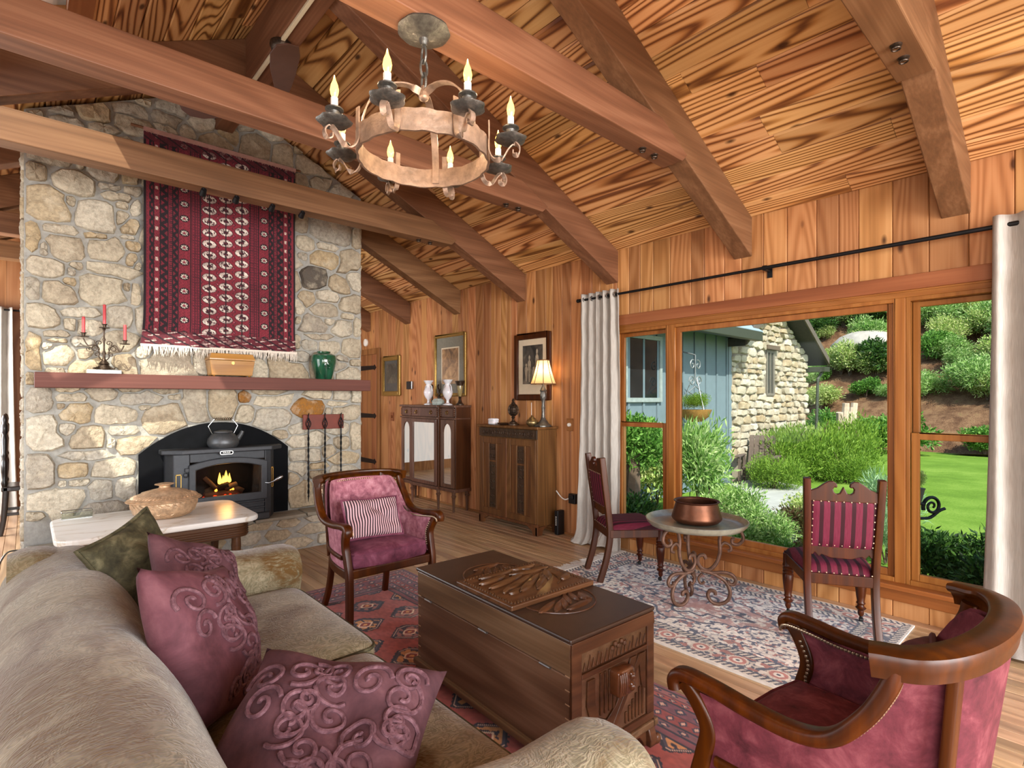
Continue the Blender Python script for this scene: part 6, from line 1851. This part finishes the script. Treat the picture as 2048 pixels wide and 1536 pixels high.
def foliage_mesh(name, n, rad, leaf_l, leaf_w, mat, seed, clumps=14, up=.4, shell=.55):
    r = np.random.default_rng(seed)
    cc = r.normal(size=(clumps, 3)); cc /= np.linalg.norm(cc, axis=1)[:, None]
    cc *= r.uniform(.25, .8, (clumps, 1)); cc[:, 2] = np.abs(cc[:, 2]) * .9 - .1
    k = r.integers(0, clumps, n)
    d = r.normal(size=(n, 3)); d /= np.linalg.norm(d, axis=1)[:, None]
    rr = r.uniform(0, 1, n) ** shell * .42
    P = (cc[k] + d * rr[:, None]) * np.array(rad) + np.array([0, 0, rad[2] * .75])
    P[:, 2] = np.maximum(P[:, 2], .02)
    t = d * .8 + r.normal(size=(n, 3)) * .6 + np.array([0, 0, up]); t /= np.linalg.norm(t, axis=1)[:, None]
    s = np.cross(t, r.normal(size=(n, 3))); s /= np.linalg.norm(s, axis=1)[:, None]
    nn = np.cross(s, t)
    L = leaf_l * r.uniform(.6, 1.25, (n, 1)); w_ = leaf_w * r.uniform(.7, 1.2, (n, 1))
    V = np.stack([P, P + t * L * .5 + s * w_ * .5 + nn * w_ * .15, P + t * L, P + t * L * .5 - s * w_ * .5 + nn * w_ * .15], 1).reshape(-1, 3)
    b = np.arange(n)[:, None] * 4
    F = np.concatenate([b + np.array([[0, 1, 2]]), b + np.array([[0, 2, 3]])], 0)
    me = bpy.data.meshes.new(name)
    me.vertices.add(len(V)); me.vertices.foreach_set('co', V.astype(np.float32).ravel())
    me.loops.add(F.size); me.loops.foreach_set('vertex_index', F.ravel().astype(np.int32))
    me.polygons.add(len(F)); me.polygons.foreach_set('loop_start', (np.arange(len(F)) * 3).astype(np.int32))
    me.update(calc_edges=True)
    me.materials.append(mat)
    return me
FM = {}
for nm, (n, rad, l, w_, m, sh) in dict(lime=(9000, (1, 1, .95), .10, .022, 'lime', .5), green=(6000, (1, 1, 1), .16, .06, 'green', .6), dark=(5000, (1, 1, 1), .17, .06, 'dark', .6),
        vari=(6000, (1, 1, 1.1), .13, .05, 'vari', .7), maple=(5000, (1.2, 1.2, .8), .12, .035, 'maple', .8), narrow=(6500, (1, 1, 1.05), .15, .035, 'fresh', .75), sage=(4000, (.7, .7, 1.1), .22, .02, 'sage', .6), pine=(9000, (1, 1, 1.2), .2, .07, 'dark', .6), tree=(8000, (1, 1, 1.1), .15, .07, 'green', .6)).items():
    FM[nm] = [foliage_mesh('foliage_' + nm, n, rad, l, w_, LM[m], 31 + q * 7 + len(nm), shell=sh, up=(1.0 if nm in ('sage', 'lime') else .4)) for q in range(2)]
SM_ = {}
def stem_mesh(seed):
    r = random.Random(seed); b = MB()
    for k in range(5):
        a = r.uniform(0, 6.3); l = r.uniform(.7, 1.2)
        b.tube([(.02 * math.cos(a), .02 * math.sin(a), 0), (.18 * l * math.cos(a), .18 * l * math.sin(a), .5 * l), (.45 * l * math.cos(a + .3), .45 * l * math.sin(a + .3), .95 * l)], [.035, .022, .008], 6)
    return b.mesh('stem', bark, True)
SM_ = [stem_mesh(k) for k in range(3)]
cnt = [0]
def shrub(name, label, kind, x, y, z, s, sz=1.0, group=None, trunk=0):
    t = thing(name, label, 'tree' if trunk else 'shrub', (x, y, z), random.uniform(0, 6.28), group)
    o = bpy.data.objects.new('foliage', FM[kind][cnt[0] % 2]); COL.objects.link(o); o.parent = t
    o.scale = (s, s, s * sz); o.location = (0, 0, trunk * .75 - (.38 * s * sz if name == 'conifer_shrub' else 0))
    if trunk:
        MB().tube([(0, 0, -.4), (.05, .03, trunk * .5), (0, .05, trunk * 1.3)], [.16, .13, .07], 8).build('trunk', bark, t, smooth=True)
    else:
        st_ = bpy.data.objects.new('stem', SM_[cnt[0] % 3]); COL.objects.link(st_); st_.parent = t; st_.scale = (s * .8, s * .8, s * sz)
    cnt[0] += 1
    return t
for (x, y, s, sz) in ((11.75, 4.5, .86, 1.25), (12.6, 4.3, .92, 1.25), (13.4, 3.9, .82, 1.2), (12.4, 3.6, .62, 1.0), (14.4, 4.1, .86, 1.45), (10.35, 4.2, .55, 1.15)):
    shrub('conifer_shrub', 'bright green feathery conifer shrub in front of the stone house', 'lime', x, y, GZ, s, sz, 'feathery conifers before the stone house')
shrub('leafy_shrub', 'tall pale green leafy shrub below the hanging basket', 'narrow', 6.9, 3.75, GZ, .62, 1.5)
shrub('variegated_shrub', 'yellow-green variegated shrub beside the blue wall', 'vari', 6.9, 4.5, GZ, .6, 1.35)
shrub('variegated_shrub', 'low cream variegated shrub just outside the picture window', 'vari', 5.3, 2.85, GZ, .36, 1.0)
shrub('garden_tree', 'small garden tree with twisted trunk in the left window', 'green', 5.7, 4.0, GZ, .48, 1.1, trunk=.9)
shrub('dark_shrub', 'dark leafy shrub low in the left window pane', 'dark', 5.1, 3.7, GZ, .4, 1.0)
shrub('fern', 'bright fern at the foot of the left window', 'lime', 4.85, 3.0, GZ, .26, .7)
shrub('maple_shrub', 'bronze-leaved dwarf maple outside the picture window', 'maple', 6.6, 2.35, GZ, .5, .75)
shrub('low_shrub', 'low green shrub behind the tray table outside the glass', 'narrow', 5.9, 2.55, GZ, .36, .9)
shrub('low_shrub', 'yellow-green shrub outside behind the copper pot', 'lime', 5.0, 2.2, GZ, .28, .9)
shrub('maple_shrub', 'second bronze-leaved dwarf maple nearest the window sill', 'maple', 5.4, 1.75, GZ, .4, .7)
shrub('low_shrub', 'small variegated shrub at the sill behind the scroll table legs', 'vari', 5.0, 2.55, GZ, .3, .8)
shrub('leafy_shrub', 'fresh green shrub between the tall shrub and the garden path', 'narrow', 6.3, 3.05, GZ, .42, 1.0)
shrub('low_shrub', 'deep green mounded shrub below the dwarf maple', 'green', 5.2, 1.95, GZ, .28, .8)
shrub('low_shrub', 'yellow-green plant beyond the dwarf maple at the path edge', 'vari', 7.3, 2.5, GZ, .38, .8)
for (x, y, s) in ((5.9, .95, .42), (6.2, .45, .46), (5.6, .55, .36)):
    shrub('azalea', 'dark green clipped azalea outside the right window', 'dark', x, y, GZ, s, .85, 'azaleas under the right window')
shrub('sage_plant', 'grey-green upright sage plant at the edge of the lawn', 'sage', 7.6, 1.75, GZ, .5, 1.0)
shrub('sage_plant', 'grey-green spiky plant beside the right window frame', 'sage', 6.6, 1.55, GZ, .32, 1.1)
for (x, y, s) in ((18.5, 5.4, .9), (19.8, 4.4, 1.0), (17.0, 5.6, .7), (20.6, 6.6, 1.0), (21.2, 2.5, .7), (20.9, 5.2, .8)):
    shrub('border_shrub', 'rounded green shrub bordering the far edge of the lawn', 'green' if x > 18 else 'vari', x, y, GZ, s, .8, 'shrubs bordering the lawn')
random.seed(5)
for k in range(120):
    x = random.uniform(23.6, 32); y = random.uniform(0, 13)
    s = random.uniform(.45, 1.15)
    shrub('hill_shrub', 'loose green shrub growing on the leaf-covered hillside', random.choice(['green', 'narrow', 'vari', 'narrow', 'dark']), x, y, hill_z(x, y) - .1, s, random.uniform(.7, 1.1), 'shrubs on the hillside')
for k in range(26):
    x = random.uniform(30.5, 39); y = -2 + k * .75 + random.uniform(-.4, .4)
    tk = random.uniform(2.5, 5)
    shrub('hill_tree', 'tall woodland tree at the top of the hillside', random.choice(['pine', 'tree', 'pine']), x, y, hill_z(x, y), random.uniform(2.0, 3.2), random.uniform(.9, 1.4), 'trees at the top of the hillside', trunk=tk)
# bare sunlit trunks among them
for k, (x, y) in enumerate(((30, 10.6), (29.5, 9.1), (31, 8.0), (30.5, 4.4))):
    t = tag(MB().tube([(x, y, hill_z(x, y) - .3), (x + .1, y, hill_z(x, y) + 4), (x, y + .1, hill_z(x, y) + 9)], [.17, .14, .1], 9).build('tree_trunk', plain('pale_bark', '#a39a8c', .9, var=.2), smooth=True), 'bare pale tree trunk standing on the upper hillside', 'tree', 'bare trunks on the hillside')
tag(MB().add([], []).ball((27.5, 7.2, hill_z(27.5, 7.2) + .2), (1.0, 1.5, .9), 12, 8).build('boulder', plain('grey_boulder', '#a29c92', .9, var=.2, nscale=3, bump=.4), smooth=True), 'large pale grey boulder on the hillside', 'boulder')
for k in range(6):
    a = random.uniform(-.35, .35)
    tag(MB().tube([(15.9 + k * .17, 4.75, GZ + .3), (15.9 + k * .17 + a * .6, 4.7, GZ + 1.35 + .12 * (k % 3))], .085, 8).build('upright_log', plain('pale_log', '#b7a590', .85, var=.15), smooth=True), 'pale upright log standing beside the stone house', 'log', 'upright logs by the stone house')

# garden furniture and ironwork
ac = thing('garden_chair', 'weathered wooden slatted garden chair among the conifers', 'chair', (10.75, 4.65, GZ), R(-75))
gwm = plain('weathered_teak', '#5e5148', .85, var=.2)
for k in range(5):
    MB().box(-.24 + k * .1, -.15 + k * .1, -.012, .012, 0, .72).build('back_slat', gwm, ac, loc=(0, .26, .28), rot=(R(-22), 0, 0))
for k in range(5):
    MB().box(-.26, .26, -.25 + k * .1, -.17 + k * .1, .34, .36).build('seat_slat', gwm, ac)
for s in (-1, 1):
    MB().box(s * .33 - .05, s * .33 + .05, -.35, .35, .56, .58).build('arm', gwm, ac)
    MB().box(s * .30 - .02, s * .30 + .02, -.33, -.25, 0, .56).build('front_leg', gwm, ac)
    MB().box(s * .30 - .02, s * .30 + .02, .2, .28, 0, .56).build('back_leg', gwm, ac)
hb = thing('hanging_basket', 'coco-lined hanging flower basket on a pale iron scroll hanger', 'basket', (8.45, 4.72, 1.0))
MB().lathe([(0, 0), (.12, .02), (.22, .1), (.27, .22), (.25, .22), (0, .18)], 18).build('basket', plain('coco_fibre', '#a4793c', .9, var=.3, nscale=40), hb, smooth=True)
for (dx, dy, dz, s) in ((0, 0, .16, .30),):
    o = bpy.data.objects.new('foliage', FM['lime'][0]); COL.objects.link(o); o.parent = hb; o.location = (dx, dy, dz); o.scale = (s, s, s * .8)
iron = plain('pale_iron', '#8f9494', .5, .5)
g = MB()
for k in range(3):
    a = 2 * PI * k / 3
    g.tube([(.26 * math.cos(a), .26 * math.sin(a), .22), (.05 * math.cos(a), .05 * math.sin(a), .75)], .008, 5)
for s in (-1, 1):
    g.tube([(p[0] * s, 0, p[1]) for p in spiral(.11, .70, .10, 1.4, 0, 1, 22)], .010, 6); g.tube([(p[0] * s, 0, p[1]) for p in spiral(.09, .98, .09, 1.2, 2, -1, 22)], .010, 6)
g.tube([(0, 0, .72), (0, 0, 1.15)], .010, 6); g.tube([(-.22, 0, .52), (0, 0, .62), (.22, 0, .52), (0, 0, .45), (-.22, 0, .52)], .010, 6)
g.tube([(0, 0, 1.15), (0, .35, 1.25)], .012, 6)
g.build('scroll_hanger', iron, hb, smooth=True)
ib = thing('iron_bracket', 'black iron scroll plant bracket just outside the right window', 'bracket', (4.72, .93, .60), R(-35))
g = MB()
g.tube([(p[0], 0, p[1]) for p in spiral(.135, .03, .075, 1.7, R(200), -1, 34)], [.013 - .006 * k / 33 for k in range(34)], 8)
g.tube(smooth_path([(-.08, 0, -.09), (-.02, 0, -.05), (.05, 0, -.055), (.12, 0, -.05), (.19, 0, -.005), (.235, 0, .01)], 5), .011, 8)
g.tube([(p[0], 0, p[1]) for p in spiral(-.04, -.10, .04, 1.2, R(60), 1, 20)], .009, 7)
g.tube([(-.1, 0, -.4), (-.1, 0, .1)], .012, 7); g.tube([(-.1, 0, .06), (.06, 0, .05)], .012, 7)
g.build('scroll', M['black'], ib, smooth=True)
MB().lathe([(.05, 0), (.07, .09), (.075, .1), (0, .09)], 14, (-.02, 0, .065)).build('pot', plain('grey_pot', '#55524c', .8), ib, smooth=True)
o = bpy.data.objects.new('foliage', FM['vari'][1]); COL.objects.link(o); o.parent = ib; o.location = (-.02, 0, .14); o.scale = (.08, .08, .1)
MB().box(-.115, -.085, -.015, .015, -.9, -.4).build('post', M['black'], ib)
